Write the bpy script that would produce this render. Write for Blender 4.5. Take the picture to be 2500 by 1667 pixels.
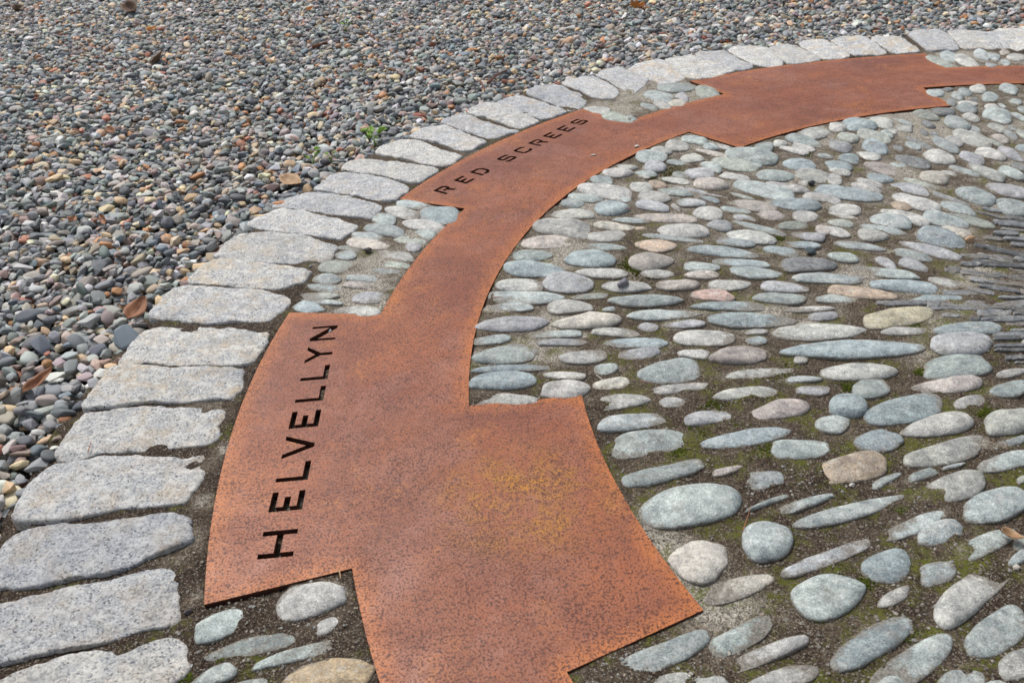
import bpy, bmesh, math, random
import numpy as np
from mathutils import Matrix, Vector, Euler

for o in list(bpy.data.objects): bpy.data.objects.remove(o)
scene = bpy.context.scene
R = math.radians

# ------------------------------------------------------------------ camera
F_PX, PITCH, ROLL = 2080.6, 0.5675, -0.0687          # calibrated on the concentric arcs of the inlay
PW, PH = 2500.0, 1667.0
CAM_H = 1.0
cam = bpy.data.cameras.new("camera")
cam_ob = bpy.data.objects.new("camera", cam)
scene.collection.objects.link(cam_ob)
cam.sensor_fit = 'HORIZONTAL'
cam.sensor_width = 36.0
cam.lens = 36.0 * F_PX / PW
cam.clip_start = 0.05
cam.clip_end = 400
cam_ob.matrix_world = (Matrix.Translation((0, 0, CAM_H)) @ Matrix.Rotation(math.pi/2 - PITCH, 4, 'X')
                       @ Matrix.Rotation(ROLL, 4, 'Z'))
cam.dof.use_dof = True
cam.dof.focus_distance = 1.9
cam.dof.aperture_fstop = 9.0
scene.camera = cam_ob

# ------------------------------------------------------------------ sky, sun, exposure (overcast)
SUN_EL, SUN_AZ = R(58), R(-38)                        # azimuth measured from +Y towards +X
world = bpy.data.worlds.new("World")
scene.world = world
world.use_nodes = True
wn = world.node_tree
wn.nodes.clear()
w_out = wn.nodes.new('ShaderNodeOutputWorld')
w_bg = wn.nodes.new('ShaderNodeBackground')
w_sky = wn.nodes.new('ShaderNodeTexSky')
w_sky.sky_type = 'NISHITA'
w_sky.sun_disc = False
w_sky.sun_elevation = SUN_EL
w_sky.sun_rotation = SUN_AZ
w_sky.dust_density = 4.0
w_sky.air_density = 1.0
w_hs = wn.nodes.new('ShaderNodeHueSaturation')
w_hs.inputs['Saturation'].default_value = 0.48
wn.links.new(w_sky.outputs[0], w_hs.inputs['Color'])
wn.links.new(w_hs.outputs[0], w_bg.inputs['Color'])
w_bg.inputs['Strength'].default_value = 0.072
wn.links.new(w_bg.outputs[0], w_out.inputs['Surface'])
sun = bpy.data.lights.new("sun", 'SUN')
sun.energy = 1.5
sun.angle = R(18)
sun.color = (1.0, 0.985, 0.965)
sun_ob = bpy.data.objects.new("sun", sun)
scene.collection.objects.link(sun_ob)
sd = Vector((math.sin(SUN_AZ)*math.cos(SUN_EL), math.cos(SUN_AZ)*math.cos(SUN_EL), math.sin(SUN_EL)))
sun_ob.rotation_euler = sd.to_track_quat('Z', 'Y').to_euler()
sun_ob.location = sd * 20
vs = scene.view_settings
vs.view_transform = 'Standard'
vs.look = 'None'
vs.exposure = 0.70
vs.gamma = 1.0
vs.use_curve_mapping = False
scene.render.resolution_x, scene.render.resolution_y = 1024, 682

# ------------------------------------------------------------------ helpers
CX, CY = 1.6292, 1.4035                               # centre of the round paving
R_OUT, R_BAND_O, R_BAND_I, R_IN = 2.182, 1.958, 1.723, 1.500
SETT_OUT = 2.53

def ground(p, z=0.0):
    """photo pixel -> point on the horizontal plane at height z"""
    p = np.atleast_2d(np.array(p, float))
    x = (p[:, 0]-PW/2)/F_PX
    y = -(p[:, 1]-PH/2)/F_PX
    c, s = math.cos(ROLL), math.sin(ROLL)
    x, y = c*x-s*y, s*x+c*y
    cp, sp = math.cos(PITCH), math.sin(PITCH)
    t = -(CAM_H-z)/(-sp+y*cp)
    return np.stack([x*t, (cp+y*sp)*t], 1)

def project(xy, z=0.0):
    xy = np.atleast_2d(xy)
    X, Y, Z = xy[:, 0], xy[:, 1], z-CAM_H
    cp, sp = math.cos(PITCH), math.sin(PITCH)
    d = Y*cp-Z*sp
    x, y = X/d, (Y*sp+Z*cp)/d
    c, s = math.cos(-ROLL), math.sin(-ROLL)
    x, y = c*x-s*y, s*x+c*y
    return x*F_PX+PW/2, PH/2-y*F_PX, d

coll = scene.collection
def link(o, parent=None):
    coll.objects.link(o)
    if parent is not None: o.parent = parent
    return o

def new_mesh(name, v, f, smooth=True):
    me = bpy.data.meshes.new(name)
    me.from_pydata([tuple(map(float, q)) for q in v], [], [tuple(map(int, q)) for q in f])
    if smooth: me.polygons.foreach_set('use_smooth', [True]*len(me.polygons))
    me.update()
    return me

def obj(name, me, m, parent=None, loc=(0, 0, 0)):
    if m is not None and not me.materials: me.materials.append(m)
    o = bpy.data.objects.new(name, me)
    o.location = loc
    return link(o, parent)

def tag(o, label=None, cat=None, group=None, kind=None):
    if label: o['label'] = label
    if cat: o['category'] = cat
    if group: o['group'] = group
    if kind: o['kind'] = kind
    return o

def vnoise(x, y, scale, seed):
    """smooth 2D value noise in -1..1"""
    rs = np.random.RandomState(seed)
    n = 256
    lat = rs.uniform(-1, 1, (n, n))
    u, v = np.asarray(x)/scale, np.asarray(y)/scale
    iu, iv = np.floor(u).astype(int), np.floor(v).astype(int)
    fu, fv = u-iu, v-iv
    fu, fv = fu*fu*(3-2*fu), fv*fv*(3-2*fv)
    g = lambda a, b: lat[a % n, b % n]
    return ((g(iu, iv)*(1-fu)+g(iu+1, iv)*fu)*(1-fv)+(g(iu, iv+1)*(1-fu)+g(iu+1, iv+1)*fu)*fv)

# ------------------------------------------------------------------ materials
class MB:
    """small node-graph builder"""
    def __init__(self, name):
        self.m = bpy.data.materials.new(name)
        self.m.use_nodes = True
        self.nt = self.m.node_tree
        self.b = self.nt.nodes['Principled BSDF']
    def n(self, t, **kw):
        nd = self.nt.nodes.new(t)
        for k, v in kw.items(): setattr(nd, k, v)
        return nd
    def put(self, sock, v):
        if isinstance(v, bpy.types.NodeSocket): self.nt.links.new(v, sock)
        elif v is not None:
            sock.default_value = v
    def coord(self, scale=1.0, rnd=None, obj=True):
        c = self.n('ShaderNodeTexCoord').outputs['Object']
        if rnd is not None:
            a = self.n('ShaderNodeVectorMath', operation='SCALE')
            a.inputs[0].default_value = (37.1, 91.7, 53.3)
            self.put(a.inputs['Scale'], rnd)
            b = self.n('ShaderNodeVectorMath', operation='ADD')
            self.put(b.inputs[0], c); self.put(b.inputs[1], a.outputs[0])
            c = b.outputs[0]
        if scale != 1.0:
            d = self.n('ShaderNodeVectorMath', operation='MULTIPLY')
            self.put(d.inputs[0], c)
            d.inputs[1].default_value = scale if isinstance(scale, tuple) else (scale,)*3
            c = d.outputs[0]
        return c
    def noise(self, vec, scale, detail=4, rough=0.6, out='Fac', dist=0.0):
        nd = self.n('ShaderNodeTexNoise')
        self.put(nd.inputs['Vector'], vec)
        nd.inputs['Scale'].default_value = scale
        nd.inputs['Detail'].default_value = detail
        nd.inputs['Roughness'].default_value = rough
        nd.inputs['Distortion'].default_value = dist
        return nd.outputs[0 if out == 'Fac' else 1]
    def vor(self, vec, scale, out='Color', feature='F1', rnd=1.0):
        nd = self.n('ShaderNodeTexVoronoi', feature=feature)
        self.put(nd.inputs['Vector'], vec)
        nd.inputs['Scale'].default_value = scale
        nd.inputs['Randomness'].default_value = rnd
        return nd.outputs[out]
    def ramp(self, fac, stops, interp='LINEAR'):
        nd = self.n('ShaderNodeValToRGB')
        nd.color_ramp.interpolation = interp
        el = nd.color_ramp.elements
        while len(el) < len(stops): el.new(0.5)
        for e, (p, c) in zip(el, stops):
            e.position = p
            e.color = c if len(c) == 4 else (*c, 1)
        self.put(nd.inputs[0], fac)
        return nd.outputs[0]
    def g(self, fac, a, b):
        """fac remapped a..b -> 0..1, clamped"""
        nd = self.n('ShaderNodeMapRange')
        self.put(nd.inputs['Value'], fac)
        nd.inputs['From Min'].default_value = a
        nd.inputs['From Max'].default_value = b
        return nd.outputs[0]
    def mix(self, fac, a, b, mode='MIX'):
        nd = self.n('ShaderNodeMix', data_type='RGBA', blend_type=mode)
        self.put(nd.inputs[0], fac)
        for s, v in ((nd.inputs[6], a), (nd.inputs[7], b)):
            if isinstance(v, tuple) and len(v) == 3: v = (*v, 1)
            self.put(s, v)
        return nd.outputs[2]
    def math(self, op, a, b=None, clamp=False):
        nd = self.n('ShaderNodeMath', operation=op)
        nd.use_clamp = clamp
        self.put(nd.inputs[0], a)
        if b is not None: self.put(nd.inputs[1], b)
        return nd.outputs[0]
    def sep(self, col):
        nd = self.n('ShaderNodeSeparateColor')
        self.put(nd.inputs[0], col)
        return nd.outputs
    def bump(self, h, strength=0.5, dist=0.002, prev=None):
        nd = self.n('ShaderNodeBump')
        nd.inputs['Strength'].default_value = strength
        nd.inputs['Distance'].default_value = dist
        self.put(nd.inputs['Height'], h)
        if prev is not None: self.put(nd.inputs['Normal'], prev)
        return nd.outputs[0]
    def done(self, col, rough=0.8, normal=None, spec=0.3):
        self.put(self.b.inputs['Base Color'], col)
        self.put(self.b.inputs['Roughness'], rough)
        self.b.inputs['Specular IOR Level'].default_value = spec
        if normal is not None: self.put(self.b.inputs['Normal'], normal)
        return self.m

def base_colour(M, source):
    if source == 'OBJECT':
        oi = M.n('ShaderNodeObjectInfo')
        return oi.outputs['Color'], oi.outputs['Random']
    if source == 'INSTANCER':
        at = M.n('ShaderNodeAttribute', attribute_type='INSTANCER', attribute_name='col')
    else:
        at = M.n('ShaderNodeAttribute', attribute_type='GEOMETRY', attribute_name='col')
    return at.outputs['Color'], at.outputs['Alpha']

def stone_material(name, source):
    """water-worn cobble: mottled, lightly veined, gritty"""
    M = MB(name)
    col, rnd = base_colour(M, source)
    p = M.coord(1.0, rnd)
    mott = M.noise(p, 26, 5, 0.65)
    c = M.mix(M.g(mott, 0.34, 0.68), M.mix(1.0, col, (0.62, 0.63, 0.64), 'MULTIPLY'), M.mix(1.0, col, (1.30, 1.28, 1.23), 'MULTIPLY'))
    mo2 = M.noise(p, 95, 5, 0.75)
    c = M.mix(1.0, c, M.ramp(mo2, [(0.32, (0.62, 0.62, 0.62)), (0.55, (1, 1, 1)), (0.70, (1.35, 1.34, 1.30))]), 'MULTIPLY')
    grit = M.noise(p, 420, 2, 0.7)
    c = M.mix(0.8, c, M.ramp(grit, [(0.3, (0.25, 0.25, 0.25)), (0.52, (0.55, 0.55, 0.55)), (0.75, (0.95, 0.95, 0.93))]), 'OVERLAY')
    vein = M.noise(p, 12, 3, 0.6, dist=1.6)
    vf = M.g(M.math('ABSOLUTE', M.math('SUBTRACT', vein, 0.5)), 0.022, 0.0)
    c = M.mix(M.math('MULTIPLY', vf, 0.35), c, (0.55, 0.54, 0.50))
    stain = M.noise(p, 17, 4, 0.7)
    c = M.mix(M.math('MULTIPLY', M.g(stain, 0.58, 0.72), 0.55), c, (0.15, 0.125, 0.09))
    lich = M.noise(p, 31, 5, 0.75)
    c = M.mix(M.math('MULTIPLY', M.g(lich, 0.57, 0.66), 0.55), c, (0.60, 0.60, 0.56))
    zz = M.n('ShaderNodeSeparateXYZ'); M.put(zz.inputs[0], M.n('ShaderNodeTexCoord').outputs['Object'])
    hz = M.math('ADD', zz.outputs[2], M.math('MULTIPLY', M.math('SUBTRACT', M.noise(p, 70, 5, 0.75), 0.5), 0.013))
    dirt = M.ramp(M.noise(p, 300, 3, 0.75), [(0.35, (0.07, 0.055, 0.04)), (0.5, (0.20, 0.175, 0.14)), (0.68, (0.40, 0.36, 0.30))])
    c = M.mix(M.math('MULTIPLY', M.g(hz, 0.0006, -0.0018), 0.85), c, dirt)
    nrm = M.bump(M.noise(p, 55, 8, 0.75), 0.9, 0.006)
    nrm = M.bump(grit, 0.5, 0.0016, nrm)
    return M.done(c, M.g(mott, -0.35, 1.25), nrm, 0.5)

def pebble_material(name, source):
    M = MB(name)
    col, rnd = base_colour(M, source)
    p = M.coord(1.0, rnd)
    mott = M.noise(p, 3.2 if source == 'INSTANCER' else 90, 4, 0.7)
    c = M.mix(M.g(mott, 0.3, 0.72), M.mix(1.0, col, (0.72, 0.72, 0.72), 'MULTIPLY'), M.mix(1.0, col, (1.3, 1.28, 1.25), 'MULTIPLY'))
    grit = M.noise(p, 16 if source == 'INSTANCER' else 480, 2, 0.7)
    c = M.mix(0.4, c, M.ramp(grit, [(0.3, (0.25, 0.25, 0.25)), (0.75, (0.85, 0.85, 0.85))]), 'OVERLAY')
    nrm = M.bump(mott, 0.35, 0.003)
    return M.done(c, 0.62, nrm, 0.4)

def granite_material():
    M = MB('granite')
    oi = M.n('ShaderNodeObjectInfo')
    p = M.coord(1.0, oi.outputs['Random'])
    cell = M.sep(M.vor(p, 360, 'Color'))
    g = M.ramp(cell[0], [(0.0, (0.10, 0.11, 0.125)), (0.12, (0.27, 0.285, 0.305)), (0.30, (0.48, 0.49, 0.50)), (0.75, (0.60, 0.60, 0.59)), (1.0, (0.76, 0.75, 0.72))])
    fine = M.noise(p, 700, 2, 0.7)
    g = M.mix(0.5, g, M.ramp(fine, [(0.33, (0.25, 0.25, 0.26)), (0.7, (0.75, 0.75, 0.75))]), 'OVERLAY')
    tan = M.noise(p, 17, 5, 0.7)
    g = M.mix(M.math('MULTIPLY', M.g(tan, 0.47, 0.66), M.math('MULTIPLY', M.sep(oi.outputs['Color'])[0], 0.62)), g, (0.56, 0.44, 0.29))
    blue = M.noise(p, 13, 5, 0.72)
    g = M.mix(M.math('MULTIPLY', M.g(blue, 0.50, 0.68), 0.55), g, (0.27, 0.295, 0.335))
    white = M.noise(p, 42, 6, 0.78)
    g = M.mix(M.math('MULTIPLY', M.g(white, 0.50, 0.60), 0.65), g, (0.80, 0.785, 0.745))
    crev = M.noise(p, 120, 5, 0.78)
    g = M.mix(M.math('MULTIPLY', M.g(crev, 0.54, 0.66), 0.62), g, (0.15, 0.15, 0.155))
    g = M.mix(1.0, g, M.ramp(oi.outputs['Random'], [(0.0, (0.92, 0.94, 0.98)), (0.35, (1.22, 1.21, 1.19)), (0.7, (1.08, 1.07, 1.04)), (1.0, (1.30, 1.28, 1.23))]), 'MULTIPLY')
    nrm = M.bump(M.noise(p, 42, 8, 0.80), 1.0, 0.009)
    nrm = M.bump(fine, 0.5, 0.0015, nrm)
    return M.done(g, 0.78, nrm, 0.3)

def rust_material():
    M = MB('weathering_steel')
    p = M.coord()
    at = M.n('ShaderNodeAttribute', attribute_type='GEOMETRY', attribute_name='edge')
    ed = at.outputs['Fac']
    big = M.noise(p, 3.2, 5, 0.6)
    mid = M.noise(p, 14, 6, 0.7)
    fine = M.noise(p, 75, 5, 0.7)
    c = M.mix(M.g(big, 0.36, 0.64), (0.255, 0.074, 0.036), (0.400, 0.124, 0.042))
    huge = M.noise(p, 1.7, 4, 0.65, dist=0.7)
    c = M.mix(M.math('MULTIPLY', M.g(huge, 0.48, 0.62), 0.60), c, (0.190, 0.062, 0.034))
    sheen_pale = M.noise(p, 4.3, 6, 0.7, dist=0.9)  # paler patches, sky sheen put into the rust colour
    c = M.mix(M.math('MULTIPLY', M.g(sheen_pale, 0.50, 0.64), 0.62), c, (0.365, 0.158, 0.108))
    c = M.mix(M.math('MULTIPLY', M.g(mid, 0.46, 0.70), 0.40), c, (0.245, 0.095, 0.065))
    # fresh orange bloom along cut edges and in random patches
    e2 = M.math('ADD', ed, M.math('MULTIPLY', M.math('SUBTRACT', mid, 0.5), 0.05))
    c = M.mix(M.math('MULTIPLY', M.g(e2, 0.040, 0.002), 0.85), c, (0.520, 0.165, 0.040))
    pat = M.math('MULTIPLY', M.g(M.noise(p, 5.5, 5, 0.7, dist=0.6), 0.56, 0.70), M.g(fine, 0.40, 0.58))
    c = M.mix(M.math('MULTIPLY', pat, 0.9), c, (0.560, 0.205, 0.045))
    # ochre water mark on the wide part
    sx = M.n('ShaderNodeSeparateXYZ'); M.put(sx.inputs[0], p)
    dx = M.math('MULTIPLY', M.math('SUBTRACT', sx.outputs[0], 0.005), 6.5)
    dy = M.math('MULTIPLY', M.math('SUBTRACT', sx.outputs[1], 1.075), 7.5)
    rr = M.math('ADD', M.math('MULTIPLY', dx, dx), M.math('MULTIPLY', dy, dy))
    och = M.math('MULTIPLY', M.g(rr, 1.3, 0.2), M.math('MULTIPLY', M.g(mid, 0.40, 0.58), M.g(fine, 0.38, 0.60)))
    c = M.mix(M.math('MULTIPLY', M.g(rr, 2.2, 0.3), M.math('MULTIPLY', M.g(mid, 0.40, 0.60), 0.5)), c, (0.205, 0.082, 0.030))
    c = M.mix(M.math('MULTIPLY', och, 0.92), c, (0.540, 0.225, 0.016))
    # dark pits and flecks, gathered in drifts
    fl = M.noise(p, 250, 3, 0.6, dist=0.1)
    dens = M.math('ADD', M.math('MULTIPLY', M.math('SUBTRACT', M.noise(p, 7, 5, 0.65), 0.5), 0.16), M.math('MULTIPLY', M.math('SUBTRACT', M.noise(p, 38, 3, 0.6), 0.5), 0.16))
    ff = M.math('ADD', fl, dens)
    c = M.mix(M.math('MULTIPLY', M.g(ff, 0.515, 0.600), 0.90), c, (0.092, 0.026, 0.013))
    fl3 = M.math('ADD', M.noise(p, 120, 3, 0.65, dist=0.3), M.math('MULTIPLY', dens, 0.6))
    c = M.mix(M.math('MULTIPLY', M.g(fl3, 0.55, 0.65), 0.78), c, (0.080, 0.021, 0.010))
    fl2 = M.noise(p, 560, 2, 0.6)
    c = M.mix(M.math('MULTIPLY', M.g(fl2, 0.53, 0.66), 0.55), c, (0.120, 0.036, 0.020))
    bl = M.noise(p, 52, 5, 0.7)
    c = M.mix(M.math('MULTIPLY', M.g(bl, 0.54, 0.66), 0.5), c, (0.150, 0.045, 0.022))
    # lilac haze: reflected sky painted into the steel colour
    sheen_lilac = M.noise(p, 9, 5, 0.75, dist=0.8)
    c = M.mix(M.math('MULTIPLY', M.math('MULTIPLY', M.g(sheen_lilac, 0.52, 0.68), M.g(ff, 0.60, 0.50)), 0.35), c, (0.34, 0.160, 0.120))
    # stray pale specks of grit
    sp = M.vor(p, 60, 'Distance')
    c = M.mix(M.math('MULTIPLY', M.g(sp, 0.055, 0.03), 0.6), c, (0.55, 0.42, 0.34))
    rough = M.math('ADD', 0.47, M.math('MULTIPLY', M.math('ADD', M.math('SUBTRACT', mid, 0.5), M.math('SUBTRACT', fl, 0.5)), 0.5))
    nrm = M.bump(fl, 0.5, 0.0016)
    nrm = M.bump(mid, 0.25, 0.003, nrm)
    return M.done(c, rough, nrm, 0.36)

def mortar_material():
    M = MB('mortar')
    p = M.coord()
    sx = M.n('ShaderNodeSeparateXYZ'); M.put(sx.inputs[0], p)
    dx = M.math('SUBTRACT', sx.outputs[0], CX)
    dy = M.math('SUBTRACT', sx.outputs[1], CY)
    rr = M.math('SQRT', M.math('ADD', M.math('MULTIPLY', dx, dx), M.math('MULTIPLY', dy, dy)))
    n1 = M.noise(p, 7, 6, 0.7)
    n2 = M.noise(p, 30, 5, 0.7)
    soilbias = M.math('ADD', M.math('MULTIPLY', M.g(sx.outputs[1], 2.2, 1.05), 0.165), M.math('MULTIPLY', M.g(rr, 2.08, 2.2), 0.12))
    ce = M.n('ShaderNodeAttribute', attribute_type='GEOMETRY', attribute_name='cem').outputs['Fac']
    f = M.math('ADD', M.math('ADD', M.math('MULTIPLY', n1, 0.62), M.math('MULTIPLY', n2, 0.38)), M.math('SUBTRACT', soilbias, M.math('ADD', 0.085, M.math('MULTIPLY', ce, 0.28))))
    c = M.ramp(f, [(0.29, (0.440, 0.405, 0.345)), (0.39, (0.235, 0.205, 0.165)), (0.48, (0.112, 0.085, 0.060)), (0.62, (0.048, 0.032, 0.023))])
    cell = M.sep(M.vor(p, 560, 'Color'))
    c = M.mix(M.math('MULTIPLY', M.g(cell[0], 0.66, 0.95), M.math('ADD', 0.28, M.math('MULTIPLY', M.g(n2, 0.40, 0.62), 0.35))), c, (0.46, 0.40, 0.32))
    c = M.mix(M.math('MULTIPLY', M.g(cell[1], 0.60, 0.8), 0.70), c, (0.035, 0.028, 0.022))
    gr = M.noise(p, 190, 4, 0.8)
    c = M.mix(1.0, c, M.ramp(gr, [(0.36, (0.45, 0.44, 0.43)), (0.52, (1, 1, 1)), (0.66, (1.7, 1.66, 1.6))]), 'MULTIPLY')
    # moss, in the damp soil by the near cobbles
    mo = M.noise(p, 11, 6, 0.72)
    near = M.math('MULTIPLY', M.g(sx.outputs[1], 2.6, 1.2), M.g(rr, 1.9, 1.5))
    mf = M.math('MULTIPLY', M.g(M.math('ADD', mo, M.math('MULTIPLY', near, 0.07)), 0.555, 0.67), M.g(M.noise(p, 160, 3, 0.7), 0.38, 0.55))
    c = M.mix(M.math('MULTIPLY', mf, 0.9), c, (0.115, 0.125, 0.018))
    nrm = M.bump(M.vor(p, 560, 'Distance'), 0.6, 0.003)
    nrm = M.bump(n2, 0.6, 0.006, nrm)
    nrm = M.bump(M.noise(p, 260, 4, 0.75), 0.55, 0.002, nrm)
    return M.done(c, 0.95, nrm, 0.15)

def gravel_base_material():
    M = MB('gravel_base')
    p = M.coord()
    cell = M.sep(M.vor(p, 34, 'Color'))
    c = M.ramp(cell[0], [(0.0, (0.05, 0.055, 0.06)), (0.4, (0.13, 0.14, 0.145)), (0.75, (0.20, 0.195, 0.18)), (1.0, (0.30, 0.25, 0.19))])
    d = M.vor(p, 34, 'Distance')
    c = M.mix(M.g(d, 0.35, 0.7), c, (0.025, 0.022, 0.02))
    nrm = M.bump(M.math('MULTIPLY', d, -1.0), 1.0, 0.02)
    return M.done(c, 0.85, nrm, 0.2)

def simple_material(name, c1, c2, scale, rough=0.7, bump=0.3, spec=0.3, trans=0.0):
    M = MB(name)
    p = M.coord()
    n = M.noise(p, scale, 5, 0.7)
    c = M.mix(M.g(n, 0.3, 0.7), c1, c2)
    return M.done(c, rough, M.bump(n, bump, 0.002), spec)

MAT_STONE = stone_material('cobble_stone', 'OBJECT')
MAT_STONE_J = stone_material('cobble_stone_joined', 'GEOMETRY')
MAT_PEB = pebble_material('pebble_stone', 'OBJECT')
MAT_PEB_I = pebble_material('gravel_stone', 'INSTANCER')
MAT_GRANITE = granite_material()
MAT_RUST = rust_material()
MAT_RUST_EDGE_SHADED = simple_material('steel_edge_shaded', (0.045, 0.018, 0.012), (0.13, 0.045, 0.022), 90, 0.85)  # side faces: oxidised rust, painted darker for the shade along the edge
MAT_MORTAR = mortar_material()
MAT_GRAVEL = gravel_base_material()
MAT_LEAF = simple_material('dead_leaf_brown', (0.20, 0.085, 0.045), (0.34, 0.155, 0.075), 60, 0.6)
MAT_LEAF_T = simple_material('dead_leaf_tan', (0.36, 0.22, 0.12), (0.50, 0.34, 0.20), 50, 0.6)
MAT_LEAF_D = simple_material('dead_leaf_dark', (0.10, 0.065, 0.045), (0.20, 0.13, 0.085), 50, 0.7)
MAT_LEAF_O = simple_material('dead_leaf_orange', (0.42, 0.16, 0.035), (0.55, 0.25, 0.07), 50, 0.6)
MAT_TWIG = simple_material('twig_bark', (0.10, 0.04, 0.025), (0.24, 0.10, 0.06), 120, 0.8)
MAT_NEEDLE = simple_material('pine_needle', (0.28, 0.10, 0.05), (0.42, 0.19, 0.10), 200, 0.6)
MAT_GREEN = simple_material('fresh_green', (0.14, 0.27, 0.025), (0.24, 0.40, 0.06), 90, 0.5)
MAT_MOSS = simple_material('moss_green', (0.040, 0.055, 0.008), (0.105, 0.125, 0.018), 300, 0.95, 1.0, 0.1)
MAT_CHIP = simple_material('pale_chip', (0.5, 0.46, 0.40), (0.68, 0.63, 0.55), 200, 0.7)

# ------------------------------------------------------------------ ground beyond and under everything
gv = [(-60, -30, -0.062), (60, -30, -0.062), (60, 160, -0.062), (-60, 160, -0.062)]
gravel_bed = tag(obj('gravel_bed', new_mesh('gravel_bed', gv, [(0, 1, 2, 3)], False), MAT_GRAVEL), kind='structure')

# ------------------------------------------------------------------ steel inlay outline (polar, degrees decreasing = reading direction)
def arc(r, a0, a1, n=None):
    n = n or max(2, int(abs(a1-a0)/0.6))
    return [(CX+r*math.cos(R(a)), CY+r*math.sin(R(a))) for a in np.linspace(a0, a1, n)]

A_END = 30.0                                           # the strip goes on round the circle past the frame
outline = []
outline += arc(R_BAND_O, 232, 193.6) + arc(R_OUT, 193.6, 170.5) + arc(R_BAND_O, 170.5, 152.65)
outline += arc(R_OUT, 152.65, 126.75) + arc(R_BAND_O, 126.75, 112.8) + arc(R_OUT, 112.8, 85.5) + arc(R_BAND_O, 85.5, A_END)
outline += arc(R_BAND_I, A_END, 91.3) + arc(R_IN, 91.3, 124.5) + arc(R_BAND_I, 124.5, 181.9)
outline += arc(R_IN, 181.9, 203.0) + arc(R_BAND_I, 203.0, 232)

def in_plate(x, y, inset=0.0):
    """True where the steel lies, shrunk by inset metres"""
    r = np.hypot(x-CX, y-CY)
    a = np.degrees(np.arctan2(y-CY, x-CX)) % 360
    a = np.where(a < 20, a+360, a)
    di = np.degrees(inset/np.maximum(r, 0.2))
    span = lambda lo, hi: (a > lo+di) & (a < hi-di)
    band = (r > R_BAND_I+inset) & (r < R_BAND_O-inset) & (a > A_END) & (a < 232)
    outer = (r >= R_BAND_O-inset-0.001) & (r < R_OUT-inset) & (span(170.5, 193.6) | span(126.75, 152.65) | span(85.5, 112.8))
    inner = (r <= R_BAND_I+inset+0.001) & (r > R_IN+inset) & (span(181.9, 203.0) | span(91.3, 124.5))
    return band | outer | inner

# ------------------------------------------------------------------ lettering cut through the plate
def poly_E(w, h, s):
    m = h*0.5
    return [(0, 0), (w, 0), (w, s), (s, s), (s, m-s/2), (w*0.72, m-s/2), (w*0.72, m+s/2), (s, m+s/2), (s, h-s), (w, h-s), (w, h), (0, h)]
def poly_L(w, h, s): return [(0, 0), (w, 0), (w, s), (s, s), (s, h), (0, h)]
def poly_H(w, h, s):
    m = h*0.48
    return [(0, 0), (s, 0), (s, m-s/2), (w-s, m-s/2), (w-s, 0), (w, 0), (w, h), (w-s, h), (w-s, m+s/2), (s, m+s/2), (s, h), (0, h)]
def poly_V(w, h, s):
    k = s*1.15
    return [(w/2-k*0.45, 0), (w/2+k*0.45, 0), (w, h), (w-k, h), (w/2, s*1.5), (k, h), (0, h)]
def poly_Y(w, h, s):
    k, j = s*1.2, h*0.45
    return [(w/2-s/2, 0), (w/2+s/2, 0), (w/2+s/2, j), (w, h), (w-k, h), (w/2, j+s*1.1), (k, h), (0, h), (w/2-s/2, j)]
def poly_N(w, h, s):
    k = s*1.25
    return [(0, 0), (s*0.8, 0), (s*0.8, h-k*1.3), (w-k*0.9, 0), (w, 0), (w, h), (w-s*0.8, h), (w-s*0.8, k*1.3), (k*0.9, h), (0, h)]
def poly_R(w, h, s):
    c, m, gap = h*0.16, h*0.40, s*0.55
    return [(0, 0), (0, h), (w-c, h), (w, h-c), (w, m+c), (w-c*0.9, m), (w, 0), (w-s*1.15, 0), (w*0.55, m), (s+gap, m), (s+gap, m+s*0.8),
            (w-c-s*0.35, m+s*0.8), (w-s, m+c+s*0.35), (w-s, h-c-s*0.4), (w-c-s*0.4, h-s), (s, h-s), (s, 0)][::-1]
def poly_D(w, h, s):
    c, gap = h*0.26, s*0.55
    return [(0, 0), (0, h), (w-c, h), (w, h-c), (w, c), (w-c, 0), (s+gap, 0), (s+gap, s), (w-c-s*0.4, s), (w-s, c+s*0.4),
            (w-s, h-c-s*0.4), (w-c-s*0.4, h-s), (s, h-s), (s, 0)][::-1]
def poly_C(w, h, s):
    c = h*0.17
    i = s*0.4
    return [(w, h*0.70), (w, h-c), (w-c, h), (c, h), (0, h-c), (0, c), (c, 0), (w-c, 0), (w, c), (w, h*0.30), (w-s, h*0.30), (w-s, c+i), (w-c-i, s),
            (c+i, s), (s, c+i), (s, h-c-i), (c+i, h-s), (w-c-i, h-s), (w-s, h-c-i), (w-s, h*0.70)][::-1]
def poly_S(w, h, s):
    c, m, i = h*0.14, h*0.5, s*0.4
    return [(w, h*0.72), (w, h-c), (w-c, h), (c, h), (0, h-c), (0, m+c-s/2), (c, m-s/2), (w-c-i, m-s/2), (w-s, m-s/2-i), (w-s, c+i), (w-c-i, s), (c+i, s),
            (s, c+i), (s, h*0.28), (0, h*0.28), (0, c), (c, 0), (w-c, 0), (w, c), (w, m-c+s/2), (w-c, m+s/2), (c+i, m+s/2), (s, m+s/2+i), (s, h-c-i), (c+i, h-s),
            (w-c-i, h-s), (w-s, h-c-i), (w-s, h*0.72)][::-1]
GLYPH = dict(E=poly_E, L=poly_L, H=poly_H, V=poly_V, Y=poly_Y, N=poly_N, R=poly_R, D=poly_D, C=poly_C, S=poly_S)
def text_polys(phi, base, h, s, spans):
    up = (math.cos(R(phi)), math.sin(R(phi)))
    rt = (math.sin(R(phi)), -math.cos(R(phi)))
    out = []
    for ch, x0, x1 in spans:
        out.append([(CX+up[0]*(base+y)+rt[0]*(x0+x), CY+up[1]*(base+y)+rt[1]*(x0+x)) for x, y in GLYPH[ch](x1-x0, h, s)])
    return out
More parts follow.
